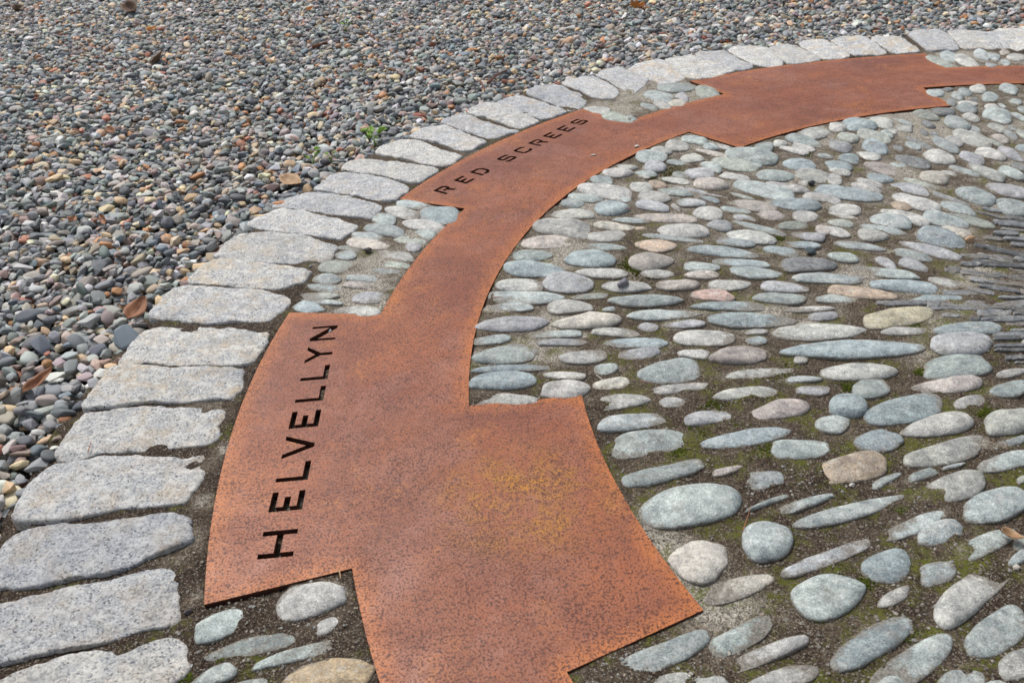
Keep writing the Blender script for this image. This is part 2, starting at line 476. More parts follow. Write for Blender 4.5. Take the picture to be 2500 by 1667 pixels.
letters = text_polys(-178.0, 2.0155, 0.0575, 0.0108, [
    ('H', -0.3560, -0.2950), ('E', -0.2496, -0.2005), ('L', -0.1740, -0.1220), ('V', -0.1104, -0.0430), ('E', -0.0203, 0.0340),
    ('L', 0.0648, 0.1170), ('L', 0.1412, 0.1940), ('Y', 0.2070, 0.2720), ('N', 0.2960, 0.3575)])
letters += text_polys(139.6, 2.0270, 0.0540, 0.0108, [
    ('R', -0.3930, -0.3430), ('E', -0.2990, -0.2540), ('D', -0.2210, -0.1700), ('S', -0.0885, -0.0360), ('C', -0.0010, 0.0510),
    ('R', 0.0840, 0.1360), ('E', 0.1680, 0.2180), ('E', 0.2490, 0.3000), ('S', 0.3300, 0.3830)])

PLATE_T = 0.012
cu = bpy.data.curves.new('steel_outline', 'CURVE')
cu.dimensions = '2D'
cu.fill_mode = 'BOTH'
for pl in [outline]+letters:
    sp = cu.splines.new('POLY')
    sp.points.add(len(pl)-1)
    for q, (x, y) in zip(sp.points, pl): q.co = (x, y, 0, 1)
    sp.use_cyclic_u = True
cu.extrude = PLATE_T/2
tmp = bpy.data.objects.new('steel_outline', cu)
coll.objects.link(tmp)
dg = bpy.context.evaluated_depsgraph_get()
plate_me = bpy.data.meshes.new_from_object(tmp.evaluated_get(dg))
bpy.data.objects.remove(tmp)
bpy.data.curves.remove(cu)
bm = bmesh.new()
bm.from_mesh(plate_me)
bmesh.ops.remove_doubles(bm, verts=bm.verts, dist=1e-5)
bmesh.ops.triangulate(bm, faces=bm.faces)
for lim in (0.6, 0.3, 0.15, 0.08, 0.045):
    long_e = [e for e in bm.edges if e.calc_length() > lim]
    if long_e:
        bmesh.ops.subdivide_edges(bm, edges=long_e, cuts=1)
        bmesh.ops.triangulate(bm, faces=[f for f in bm.faces if len(f.verts) > 3])
bm.normal_update()
seg = []
for pl in [outline]+letters:
    a = np.array(pl); seg.append(np.hstack([a, np.roll(a, -1, 0)]))
seg_out = seg[0]
V = np.array([v.co[:] for v in bm.verts])
dist = np.full(len(V), 9.0)
for x0, y0, x1, y1 in seg_out:
    d = np.array([x1-x0, y1-y0]); L2 = d@d+1e-12
    t = np.clip(((V[:, 0]-x0)*d[0]+(V[:, 1]-y0)*d[1])/L2, 0, 1)
    dist = np.minimum(dist, np.hypot(V[:, 0]-x0-t*d[0], V[:, 1]-y0-t*d[1]))
wob = vnoise(V[:, 0]+9, V[:, 1]+9, 0.35, 5)*0.0012+vnoise(V[:, 0]+9, V[:, 1]+9, 0.12, 6)*0.0004
for v, w in zip(bm.verts, wob): v.co.z += -PLATE_T/2+w
bm.to_mesh(plate_me); bm.free()
at = plate_me.attributes.new('edge', 'FLOAT', 'POINT')
at.data.foreach_set('value', dist.astype(np.float32))
plate_me.polygons.foreach_set('use_smooth', [False]*len(plate_me.polygons))
plate_me.materials.clear(); plate_me.materials.append(MAT_RUST); plate_me.materials.append(MAT_RUST_EDGE_SHADED)
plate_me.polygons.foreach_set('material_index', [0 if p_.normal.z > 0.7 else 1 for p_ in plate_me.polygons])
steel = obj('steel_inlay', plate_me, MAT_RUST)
tag(steel, 'curved rusty steel strip with cut-out names set flush into the cobbled paving', 'steel inlay')

# ------------------------------------------------------------------ cobbles: long-axis ends, width (photo pixels in an enlarged window) and colour key
STONES = {
 (1100, 400, 4.947): "1690 160 1950 185 95 g;1550 270 2175 335 130 w;1440 365 1830 395 80 g;1985 375 2175 410 60 g;1335 440 1605 460 85 g;1745 495 2155 520 140 b;1225 560 1735 590 110 w;1015 720 1670 770 165 w;1960 645 2400 650 65 g;1745 705 2350 765 70 c;1635 850 2095 830 105 w;870 930 1465 890 130 p;1600 955 2120 985 70 g;770 1085 1215 1070 105 g;1370 1090 1980 1120 175 b;665 1215 1350 1255 145 b;1520 1275 2135 1285 100 w;1130 1385 1720 1420 195 v;560 1430 1090 1430 130 w;1850 1430 2400 1450 120 w;2010 15 2250 20 60 w;1830 80 2200 75 90 w;2250 450 2450 460 115 g;2235 600 2400 600 40 w",
 (1550, 300, 4.947): "565 155 870 205 85 g;365 240 655 265 95 w;830 250 1010 275 75 g;1000 250 1170 285 45 w;200 300 450 325 85 w;20 375 380 385 120 g;120 495 370 510 105 v;745 300 1265 400 50 c;1105 335 1705 415 140 g;1300 400 1530 490 60 g;555 400 830 405 80 w;385 440 665 475 45 g;945 435 1465 530 110 n;800 470 1040 535 80 g;1440 275 1675 260 95 g;1670 220 1840 220 70 w;1750 260 2095 340 60 w;1840 150 2250 230 90 g;1900 240 2180 300 60 w;2010 90 2350 100 110 w;2200 355 2400 385 50 g;1790 455 2180 500 110 b;600 575 950 605 120 v;450 595 650 605 60 n;0 560 265 600 60 g;40 610 190 620 40 w;1020 600 1490 655 60 w;1465 590 1905 620 115 g;710 690 1115 730 120 p;330 640 675 690 60 w;165 690 380 735 85 o;-55 735 205 760 95 w;280 780 685 835 60 g;480 755 1100 850 50 v;1185 700 1920 860 130 g;1580 720 2085 790 75 w;50 850 425 880 105 w;20 940 410 1000 110 v;440 960 555 1020 50 w;520 920 860 945 75 v;790 855 1025 920 50 b;1150 815 1450 895 40 n;1190 930 1705 1010 100 p;1630 930 2230 980 105 b;1940 580 2400 640 120 w;1975 680 2100 690 75 w;2040 840 2400 900 80 w;705 1050 1050 1070 130 w;1035 1000 1400 1040 55 g;1190 1100 1460 1140 70 v;1490 1070 1805 1100 85 p;1910 1080 2215 1105 125 w;10 1095 735 1150 85 p;-40 1130 225 1175 75 g;875 1190 1170 1230 100 v;1200 1160 1810 1310 60 g;1735 1210 2085 1195 85 n;275 1260 880 1280 140 w;-10 1240 125 1255 50 o;40 1305 810 1400 50 g;1115 1310 1695 1385 115 w;890 1370 1445 1425 85 b;1625 1410 1695 1415 35 b;10 1430 490 1455 120 o;655 1490 1490 1560 95 b;1565 1480 1960 1540 90 b;1905 1300 2315 1360 80 v;1785 1420 2240 1450 70 b;2190 1240 2400 1270 95 p",
 (1550, 600, 4.947): "-75 150 455 140 180 p;640 110 1615 200 70 b;600 205 1015 225 95 g;80 290 465 310 85 w;595 310 1010 305 85 c;1165 260 1770 310 110 g;1785 190 2430 190 120 d;1915 345 2745 365 105 g;265 430 765 430 105 p;900 435 1390 435 100 w;1535 440 2080 480 105 v;690 545 1185 570 115 r;1435 580 2045 600 120 g;-302 625 560 615 115 g;715 690 1570 690 85 b;890 845 1920 860 145 b;-57 810 785 775 95 g;370 915 840 895 80 v;40 935 280 945 95 v;500 1070 1175 1070 150 w;1345 1000 1610 1000 50 w;1350 1100 1595 1100 100 b;1700 1000 2775 990 150 w;-356 1130 370 1140 105 b;-186 1275 295 1245 110 v;525 1250 905 1270 90 w;925 1290 1580 1265 180 p;55 1520 755 1430 230 g;1925 1330 2095 1330 85 w;1075 1540 1890 1460 100 w;1830 1225 3475 1180 190 b;2195 600 2650 590 90 g;1820 730 2400 720 50 w;2100 820 2450 800 90 v",
 (2025, 200, 4.947): "1170 100 1385 120 80 g;1370 70 1500 65 40 d;1470 120 1620 180 70 g;1550 90 1720 115 70 g;1690 50 1890 80 80 w;1850 150 2040 170 90 g;2060 20 2270 90 100 g;2180 200 2330 225 60 g;1425 200 1530 250 80 d;1700 190 1800 190 45 d;1560 230 1790 240 50 w;1870 260 2055 305 70 w;2040 235 2135 290 30 g;1530 285 1775 310 90 g;1855 340 2190 420 125 g;2190 340 2400 450 50 g;2270 290 2400 320 70 g;1240 320 1520 350 80 d;1020 350 1320 420 75 n;720 390 1010 500 45 g;480 430 765 500 95 w;1390 420 1700 540 110 g;1610 380 1810 430 80 w;160 480 560 520 100 b;0 500 200 540 95 w;690 540 830 570 70 w;1110 460 1280 520 60 d;800 520 1000 545 70 w;310 580 730 690 90 n;100 630 345 670 85 n;620 580 775 630 60 g;0 710 260 780 110 v;400 730 700 800 110 b;330 830 615 890 75 w;920 640 1280 790 50 d;920 710 1110 770 70 g;770 750 900 790 50 d;1090 560 1200 610 50 d;1210 590 1320 620 50 d;1230 640 1560 810 90 g;1400 640 1610 730 95 w;1490 600 1965 720 125 w;1680 530 1830 580 70 g;1910 490 2130 560 80 w;2110 570 2270 660 60 g;1970 620 2170 690 70 p;1900 650 2110 750 40 n;2040 770 2340 920 90 v;2250 760 2420 780 70 b;1140 850 1510 920 120 w;1570 850 1870 930 90 v;1770 800 2120 890 95 w;110 880 355 910 90 b;-60 960 275 1010 100 b;800 880 1200 985 95 d;725 950 930 985 60 g;430 970 865 1060 105 p;0 1010 255 1080 75 w;455 1100 770 1170 80 b;-60 1120 150 1170 120 w;340 1150 660 1230 65 w;270 1210 620 1290 75 w;-150 1260 625 1370 120 b;1450 990 1820 1100 60 g;1700 970 2110 1150 95 w;1350 1050 1550 1090 40 w;2050 1000 2350 1130 100 g;2200 960 2400 1030 60 d;1090 1090 1450 1160 110 c;920 1150 1330 1260 65 n;755 1210 1200 1310 90 v;1120 1260 1710 1460 45 d;1345 1430 1760 1560 110 g;765 1330 1330 1510 120 w;745 1440 985 1490 90 o;1520 1290 2005 1410 130 g;1895 1210 2450 1340 120 v;1990 1450 2500 1540 140 g;0 1490 375 1530 110 w;-70 1380 140 1410 70 w;2260 560 2400 640 60 n;2140 510 2290 560 50 d",
 (2025, 500, 4.947): "620 30 1190 190 90 w;480 130 985 200 140 g;390 215 915 315 70 g;345 310 705 360 105 w;0 60 375 150 45 w;-20 170 285 210 80 n;-100 260 250 325 90 w;80 420 670 500 75 g;1150 90 1665 220 120 g;1440 80 1990 230 80 n;1360 240 1720 330 80 c;1065 300 1620 430 175 b;870 410 1570 610 90 v;780 520 1230 620 90 g;560 610 810 720 90 v;850 640 1200 740 100 v;-20 570 350 620 95 g;300 725 1095 835 90 g;510 920 1290 970 125 b;1200 860 1585 930 80 w;950 1080 1720 1080 85 b;440 1360 1235 1260 190 y;630 1480 1180 1480 80 w;1280 1470 2060 1440 130 b;-10 980 800 1060 120 o",
 (1100, 700, 4.947): "460 80 1340 95 125 g;1460 90 1885 65 60 n;460 215 990 205 90 g;1175 200 1705 200 140 w;325 430 1165 385 165 v;1260 400 2020 340 170 c;1830 240 1990 225 40 g;960 530 1565 535 75 g;1710 500 2250 520 85 w;270 620 710 580 90 g;1060 640 1620 620 70 v;275 820 1025 735 190 g;1320 820 1870 780 140 w;250 970 1280 920 70 b;1735 960 2020 935 100 g;230 1120 1020 1060 185 b;1125 1020 1615 1030 80 w;1060 1210 1660 1180 180 w;1730 1145 2140 1110 110 c;265 1310 1050 1330 130 w",
 (1550, 900, 4.947): "215 225 900 155 100 w;290 370 600 355 105 w;960 290 1750 215 130 w;-546 385 155 325 150 w;1825 90 2250 75 70 g;1965 220 2345 210 110 v;610 580 1190 500 145 v;1395 490 2090 400 180 p;-437 650 390 530 170 g;810 870 1855 700 170 b;1655 920 2350 910 190 g;-262 900 618 790 250 g;945 1220 1290 1135 75 p;1310 1310 1795 1270 180 g;2180 620 2590 600 180 g;1350 1670 1880 1460 55 g;1770 1660 2390 1480 100 g",
 (1400, 1000, 4.947): "600 830 1550 600 170 g;815 1170 2010 1020 400 g",
 (2025, 800, 4.947): "1230 150 1940 140 220 v;1165 450 1945 400 230 g;-80 480 790 480 170 w;290 700 725 660 200 g;1020 690 1800 610 150 p;2030 530 2400 470 80 w;1955 730 2400 650 150 g;0 880 440 900 240 b;460 1030 1340 850 270 b;1500 900 1885 800 130 w;875 1190 1715 1070 210 w;310 1330 875 1290 230 b;910 1560 1850 1340 220 w;1890 1130 2500 1000 260 w;2045 1370 2400 1280 80 g",
 (2025, 1100, 4.947): "-205 250 660 90 280 o;470 420 870 220 90 g;975 300 1340 175 110 g;1300 190 1640 100 40 g;1140 480 1855 300 270 w;1830 150 2500 -20 180 g;-371 840 855 520 170 g;625 1000 1380 720 170 g;1080 990 1590 870 240 g;1635 690 2400 500 330 g;1620 1200 2235 930 200 g;-514 1430 505 1040 150 v;400 1370 965 1290 320 b;1105 1470 1520 1370 230 g;2190 1320 2420 1150 120 g;2240 1120 2400 1000 150 n;2280 330 2400 260 80 n",
 (1875, 1250, 3.76): "235 760 875 650 330 g;1010 810 1305 660 110 w;1560 940 2190 470 270 w;620 1350 1300 960 240 b;1000 1560 1670 1130 260 g;1840 1210 2350 900 300 g;1580 1600 1980 1400 260 g;2130 1440 2500 1230 220 w;-342 1390 350 1110 130 w;-200 1570 440 1400 150 w;-229 210 217 205 300 g",
 (1250, 1250, 3.76): "1460 390 1955 390 330 c;1790 750 2390 560 160 c;600 1600 1760 1100 200 g;1840 1230 2370 960 190 g;1280 1600 1940 1490 230 w",
 (0, 1250, 3.76): "1780 1090 2330 870 190 g;1870 1290 2720 1100 140 g;1750 1540 2160 1380 130 g;1960 1640 2450 1500 90 g",
 (625, 1250, 3.76): "205 830 805 690 260 w;530 1050 845 920 110 w;-10 1370 895 1130 110 g;240 1600 1060 1380 340 G",
 (625, 417, 3.76): "1300 280 1620 310 60 g;1190 340 1490 380 85 w;1510 380 1850 380 135 b;1060 400 1280 430 100 g;1350 460 1740 505 80 w;1000 495 1355 540 95 g;1460 560 1640 560 80 g;880 570 1150 585 75 g;1270 600 1580 630 70 n;1370 665 1520 680 75 v;840 625 1255 665 90 c;745 680 950 690 50 n;720 750 920 740 75 g;1130 730 1460 775 80 w;970 800 1390 855 70 n;575 860 940 850 95 n;1060 885 1340 905 60 g;515 965 770 965 80 g;835 955 1320 975 60 g;470 1030 805 1075 65 b;800 1015 1230 1040 50 p;380 1125 750 1120 60 n;450 1160 780 1190 40 g;880 1150 1180 1120 90 v;340 1210 620 1235 95 b;715 1270 1130 1265 85 w",
 (1250, 0, 3.76): "1210 840 1480 890 90 g;1340 780 1680 790 80 g;1690 810 1900 870 100 n;1500 870 1620 890 80 v;830 1030 1110 1090 75 n;1430 930 1600 920 70 c;1180 940 1330 980 40 g;660 980 900 1000 60 w;1040 1060 1150 1080 40 g;1300 920 1460 970 60 w",
 (1875, 0, 3.76): "1580 480 1750 560 100 g;1720 500 1930 590 80 w;1890 470 2030 520 80 g;2010 480 2130 520 60 g;2130 450 2220 460 60 c;1450 510 1700 600 50 n;2000 570 2110 570 60 v;2130 560 2230 560 60 g;2190 500 2380 510 60 w",
}
SLATES = {
 (2025, 500, 4.947): "1780 50 2650 230 25;1850 20 2650 150 25;1990 180 2700 260 35;1990 310 2700 360 30;1870 350 2650 430 35;1770 450 2450 600 45;1800 540 2750 690 40;1590 570 2250 640 40;1600 680 2550 720 45;1750 640 2100 690 40;1400 740 2500 870 50;1720 800 2750 860 34;1700 860 2000 900 40;1990 880 2700 960 35;1820 940 2600 1050 40;1680 960 2000 1040 30;1370 1030 1800 1045 35;580 1150 1900 1170 55;1230 1200 2450 1200 50;1800 1270 2700 1260 50;2000 1170 2700 1120 50;1360 1285 2150 1340 30;1700 1350 2600 1330 40;2130 1390 2700 1410 34;2200 1480 2700 1470 34;1990 1540 2700 1535 36;2120 110 2700 200 22;2080 250 2600 300 24;2200 430 2700 500 30;2150 760 2700 800 28;2050 1090 2600 1090 30;2300 640 2750 700 24;2380 1320 2800 1310 26",
 (2025, 800, 4.947): "1990 100 2700 60 40;2000 190 2700 175 34;2010 240 2700 238 30;2140 340 2700 310 34;2250 380 2700 368 24",
}
PAL = dict(g=(.365, .425, .420), b=(.300, .375, .402), w=(.470, .468, .438), v=(.375, .385, .412), p=(.465, .405, .370), o=(.530, .395, .270),
           c=(.570, .525, .450), n=(.350, .385, .335), d=(.200, .215, .220), y=(.480, .420, .275), G=(.620, .450, .245), r=(.520, .345, .285), k=(.185, .196, .208))

def parse(table):
    out = []
    for (ox, oy, s), txt in table.items():
        for it in txt.split(';'):
            t = it.split()
            x1, y1, x2, y2, w = [float(q)/s for q in t[:5]]
            out.append((ox+x1, oy+y1, ox+x2, oy+y2, w, t[5] if len(t) > 5 else 'k'))
    return out

def axes(st, z=0.006):
    """photo ellipse -> centre and conjugate half-axes on the ground"""
    x1, y1, x2, y2, w, _ = st
    cx, cy = (x1+x2)/2, (y1+y2)/2
    L = math.hypot(x2-x1, y2-y1)
    n = (-(y2-y1)/L*w/2, (x2-x1)/L*w/2)
    g = ground([(x1, y1), (x2, y2), (cx-n[0], cy-n[1]), (cx+n[0], cy+n[1])], z)
    return (g[0]+g[1])/2, (g[1]-g[0])/2, (g[3]-g[2])/2

stones = []
for st in parse(STONES):
    c, A, B = axes(st)
    size = st[4]*math.hypot(st[2]-st[0], st[3]-st[1])
    stones.append([c, A, B, st[5], size])
stones.sort(key=lambda t: -t[4])
kept = []
for t in stones:                                     # windows overlap: drop repeats of the same stone
    ok = True
    for u in kept:
        Mx = np.stack([u[1], u[2]], 1)
        d = np.linalg.solve(Mx, t[0]-u[0])
        if d@d < 0.55: ok = False; break
    if ok and in_plate(t[0][0], t[0][1], 0.0): ok = False
    if ok: kept.append(t)

# ------------------------------------------------------------------ mortar and soil bed of the paving
xs = np.arange(-1.25, 3.75, 0.0078)
ys = [0.35]
while ys[-1] < 4.6: ys.append(ys[-1]+0.0055+0.0022*max(0, ys[-1]-0.6))
ys = np.array(ys)
GX, GY = np.meshgrid(xs, ys)
rr = np.hypot(GX-CX, GY-CY)
gz = -0.0042+0.0022*vnoise(GX+20, GY+20, 0.16, 1)+0.0018*vnoise(GX+20, GY+20, 0.05, 2)+0.0012*vnoise(GX+20, GY+20, 0.02, 3)
gz = np.where((rr > 2.19) & (rr <= 2.5), gz+0.0012, gz)
gap = 0.006*vnoise(GX+20, GY+20, 0.09, 4)
pl_in = in_plate(GX, GY, 0.004)
fill = np.zeros_like(gz)                              # grit that has settled in some of the cut-out letters
for px_, py_, rad_, d_ in [(790, 955, .030, .012), (805, 905, .030, .012), (820, 810, .030, .009), (700, 1360, .014, .009), (1045, 470, .03, .008), (735, 1290, .012, .005), (770, 1085, .012, .007)]:
    gp = ground([(px_, py_)])[0]
    fill = np.maximum(fill, d_*np.exp(-((GX-gp[0])**2+(GY-gp[1])**2)/rad_**2))
gz = np.where(pl_in, -0.0170+0.0015*vnoise(GX+20, GY+20, 0.02, 8)+fill, gz)
nearp = in_plate(GX, GY, -0.018) & ~pl_in
gz = np.where(nearp, np.clip(gz, -0.0042, -0.0018), gz)
edge_gap = in_plate(GX, GY, -0.007) & (vnoise(GX+20, GY+20, 0.11, 4) > 0.30)
gz = np.where(edge_gap & ~pl_in, -0.0085, gz)
gz = np.where(rr > 2.50, -0.022+0.006*vnoise(GX+20, GY+20, 0.04, 9), gz)
gz = np.where(rr > 2.56, -0.052, gz)
cem = np.zeros_like(gz)
qc = np.random.RandomState(19)
for c_, A_, B_, key_, size_ in kept:                  # mortar creeps up the flanks of each cobble
    ext = 1.9*max(np.linalg.norm(A_), np.linalg.norm(B_))+0.02
    i0, i1 = np.searchsorted(ys, [c_[1]-ext, c_[1]+ext]); j0, j1 = np.searchsorted(xs, [c_[0]-ext, c_[0]+ext])
    if i1 <= i0 or j1 <= j0: continue
    Mi = np.linalg.inv(np.stack([A_, B_], 1))
    du, dv = GX[i0:i1, j0:j1]-c_[0], GY[i0:i1, j0:j1]-c_[1]
    rho = np.hypot(Mi[0, 0]*du+Mi[0, 1]*dv, Mi[1, 0]*du+Mi[1, 1]*dv)
    wid = 0.30*0.022/max(0.008, min(np.linalg.norm(A_), np.linalg.norm(B_)))
    fal = np.exp(-(np.maximum(rho-1, 0)/wid)**2)
    amp = qc.uniform(0.25, 1.0)
    gz[i0:i1, j0:j1] += np.where(pl_in[i0:i1, j0:j1], 0, 0.0042*fal*amp*(0.6+0.6*vnoise(GX[i0:i1, j0:j1]+9, GY[i0:i1, j0:j1]+9, 0.03, 12)))
    side = 0.5+0.5*np.tanh((du*qc.normal()+dv*qc.normal())*40)
    cem[i0:i1, j0:j1] = np.maximum(cem[i0:i1, j0:j1], fal*side*max(0, qc.uniform(-0.9, 1.0)))
for _ in range(46):                                   # paler trowelled patches
    a_, r_ = R(qc.uniform(80, 205)), qc.uniform(0.6, 2.25)
    d2 = ((GX-CX-r_*math.cos(a_))**2+(GY-CY-r_*math.sin(a_))**2)/qc.uniform(0.03, 0.075)**2
    cem = np.maximum(cem, np.exp(-d2)*qc.uniform(0.3, 1.0))
for px_, py_, rad_ in [(1760, 1470, .085), (1700, 1400, .07), (1640, 1330, .05), (505, 1135, .03), (490, 1215, .032), (465, 1320, .04), (430, 1365, .035), (475, 1450, .03), (545, 1090, .03), (860, 690, .08), (900, 740, .05), (2280, 240, .10),
                       (2230, 300, .12), (1560, 225, .13), (1640, 215, .13), (1480, 262, .10), (1600, 190, .12), (2330, 130, .12), (820, 640, .06), (930, 640, .06), (2380, 660, .05), (1990, 800, .05), (1290, 850, .06), (1350, 780, .05)]:
    gp = ground([(px_, py_)])[0]
    cem = np.maximum(cem, np.exp(-((GX-gp[0])**2+(GY-gp[1])**2)/rad_**2)*1.1)
keep = rr < 2.62
idx = np.arange(GX.size).reshape(GX.shape)
fk = keep[:-1, :-1] & keep[1:, 1:] & keep[:-1, 1:] & keep[1:, :-1]
quads = np.stack([idx[:-1, :-1][fk], idx[:-1, 1:][fk], idx[1:, 1:][fk], idx[1:, :-1][fk]], 1)
used = np.unique(quads)
remap = np.full(GX.size, -1); remap[used] = np.arange(len(used))
pv = np.stack([GX.ravel()[used], GY.ravel()[used], gz.ravel()[used]], 1)
pf = remap[quads]
me = bpy.data.meshes.new('cobble_paving')
me.vertices.add(len(pv)); me.vertices.foreach_set('co', pv.astype(np.float32).ravel())
me.loops.add(pf.size); me.loops.foreach_set('vertex_index', pf.astype(np.int32).ravel())
me.polygons.add(len(pf)); me.polygons.foreach_set('loop_start', np.arange(0, pf.size, 4, dtype=np.int32))
me.update(); me.validate()
me.polygons.foreach_set('use_smooth', [True]*len(me.polygons))
me.attributes.new('cem', 'FLOAT', 'POINT').data.foreach_set('value', cem.ravel()[used].astype(np.float32))
paving = tag(obj('cobble_paving', me, MAT_MORTAR), kind='structure')

# ------------------------------------------------------------------ granite setts
SETTS = {
 (0, 1250, 3.76): [
  "-420 1720 -200 1610 0 1545 150 1480 420 1370 700 1290 980 1270 1090 1330 1300 1240 1450 1155 1665 1165 1690 1390 1700 1410 1640 1510 1500 1568 1400 1640 900 1760 0 1900 -400 2000",
  "-260 910 0 850 430 740 960 630 1380 525 1600 525 1590 850 1620 950 1540 1030 1250 1060 1020 1160 720 1210 400 1280 0 1365 -220 1440 -420 1560 -430 1400 -340 1150",
  "-30 480 5 400 100 210 330 130 560 100 740 125 1000 75 1300 30 1640 0 1740 100 1680 110 1755 230 1640 300 1300 430 1000 550 700 580 350 665 100 680 -60 640"],
 (0, 834, 3.76): [
  "140 1568 230 1420 300 1300 420 1190 560 1120 800 1080 1050 1050 1500 1060 1680 1070 1820 1020 1850 1050 1810 1110 1850 1190 1800 1310 1700 1410 1680 1470 1350 1500 1100 1520 900 1560 600 1620 300 1640 150 1630",
  "530 1040 560 930 620 850 720 700 800 640 920 640 1100 590 1350 590 1550 605 1800 600 1960 600 2040 620 2020 700 1960 760 2000 820 1950 900 1800 950 1500 960 1280 1000 1100 1000 950 990 800 1050 700 1090 580 1080",
  "775 590 830 500 930 350 1050 230 1230 220 1500 230 1800 235 2200 240 2210 280 2190 330 2200 430 2140 460 2090 520 1950 515 1650 545 1450 540 1250 550 1050 590 950 595 850 605",
  "1090 190 1240 -28 1290 -88 1380 -128 1480 -148 1700 -138 2000 -138 2420 -90 2435 -78 2420 30 2350 100 2290 180 2200 195 1950 190 1700 195 1500 190 1350 170 1250 210 1150 215"],
 (0, 417, 3.76): [
  "1390 1300 1440 1240 1560 1120 1640 1070 1760 1060 2100 1080 2350 1090 2550 1130 2640 1160 2630 1230 2550 1290 2460 1360 2350 1375 2100 1370 1900 1395 1750 1380 1600 1350 1480 1360 1400 1340",
  "1730 1000 1790 940 1900 860 2000 810 2150 815 2410 850 2550 870 2850 905 2790 990 2750 1030 2660 1030 2630 1060 2470 1070 2200 1060 2000 1035 1800 1030"],
 (625, 417, 3.76): [
  "-370 780 -320 710 -180 590 0 575 130 560 300 575 480 590 600 650 740 680 700 740 690 790 590 830 540 820 430 810 370 835 200 835 0 825 -200 800 -340 790",
  "-60 480 0 440 70 420 130 370 220 340 300 350 440 360 540 390 640 410 740 430 780 455 900 480 920 500 880 540 800 590 770 620 740 620 620 595 440 575 200 550 60 530 -40 510",
  "150 310 240 270 300 245 420 200 570 190 720 210 830 230 960 255 1080 290 1150 320 1110 370 1080 400 1050 430 950 415 850 410 680 385 500 355 350 340 230 330",
  "525 170 620 90 700 20 800 10 950 20 1100 45 1200 70 1320 110 1395 140 1380 190 1310 230 1270 265 1220 270 1100 260 950 230 870 215 760 195 650 185"],
 (625, 0, 3.76): [
  "790 1530 830 1490 900 1450 1040 1445 1200 1470 1300 1490 1500 1505 1640 1530 1660 1560 1600 1600 1530 1640 1470 1675 1390 1670 1200 1610 1000 1580 880 1565",
  "1105 1390 1150 1350 1280 1300 1480 1290 1560 1310 1640 1360 1760 1390 1890 1420 1850 1450 1800 1490 1700 1520 1620 1510 1500 1490 1400 1460 1280 1430 1150 1420",
  "1415 1240 1500 1190 1630 1150 1740 1150 1830 1190 1950 1240 2110 1290 2080 1320 2000 1360 1930 1385 1850 1370 1750 1330 1640 1300 1550 1280 1450 1260",
  "1690 1120 1780 1070 1900 1055 1990 1070 2060 1110 2200 1150 2300 1180 2420 1200 2380 1215 2270 1230 2200 1260 2100 1255 2000 1220 1900 1190 1780 1150",
  "1945 1030 1990 990 2100 950 2220 950 2350 1010 2600 1095 2540 1140 2430 1170 2350 1165 2250 1120 2130 1080 2000 1055"],
 (1250, 0, 3.76): [
  "-150 940 -60 895 0 880 80 870 150 890 250 920 350 960 490 1000 480 1030 380 1070 290 1090 200 1070 100 1030 0 1000 -100 965",
  "130 840 200 800 300 775 400 780 470 790 540 830 620 850 690 900 660 960 600 1000 530 1010 470 990 380 950 280 910 190 880",
  "450 760 540 720 660 700 760 710 850 740 930 790 980 830 960 880 900 900 800 895 720 880 650 830 560 800",
  "760 690 840 640 930 620 1010 620 1060 650 1150 690 1260 710 1200 790 1120 840 1030 820 950 780 880 730",
  "1050 640 1150 590 1260 560 1380 550 1450 600 1560 660 1600 700 1500 760 1400 780 1280 730 1180 690",
  "1390 545 1500 525 1640 510 1750 540 1900 580 1980 610 2060 640 1900 690 1750 720 1650 720 1570 690 1500 620",
  "1670 500 1760 470 1960 465 2040 520 2150 570 2220 600 2150 640 2060 640 1950 590 1800 550",
  "1980 455 2050 420 2180 405 2340 425 2420 490 2480 560 2480 600 2350 610 2220 590 2080 510"],
 (1875, 0, 3.76): [
  "0 430 100 400 240 395 320 440 430 500 500 540 350 570 200 590 130 540 60 480",
  "270 400 350 365 520 360 600 410 700 460 760 515 700 530 560 545 500 530 420 480",
  "570 370 650 345 880 335 930 360 1010 420 1095 480 1050 490 900 500 770 500 680 430",
  "940 350 1020 325 1200 335 1260 360 1320 410 1400 470 1330 485 1150 485 1100 450 1010 400",
  "1290 300 1400 275 1570 270 1650 320 1710 380 1760 440 1700 460 1600 450 1480 465 1400 400 1330 345",
  "1650 290 1700 275 2030 290 2090 340 2150 410 2100 445 1950 440 1790 440 1730 370",
  "2050 260 2350 255 2440 255 2560 330 2620 400 2400 440 2300 460 2220 430 2130 350"],
}
edging = tag(obj('granite_edging', new_mesh('granite_edging', [
    (CX+r*math.cos(a), CY+r*math.sin(a), -0.055) for r in (2.2, 2.52) for a in np.linspace(R(60), R(205), 80)],
    [(i, i+1, 81+i, 80+i) for i in range(79)], False), MAT_MORTAR), kind='structure')

def resample(pts, n, smooth=1):
    p = np.array(pts, float)
    for _ in range(smooth):
        q = np.roll(p, -1, 0)
        p = np.stack([p*0.75+q*0.25, p*0.25+q*0.75], 1).reshape(-1, 2)
    d = np.hypot(*(np.roll(p, -1, 0)-p).T)
    s = np.concatenate([[0], np.cumsum(d)])
    pc = np.vstack([p, p[:1]])
    t = np.linspace(0, s[-1], n, endpoint=False)
    return np.stack([np.interp(t, s, pc[:, 0]), np.interp(t, s, pc[:, 1])], 1)

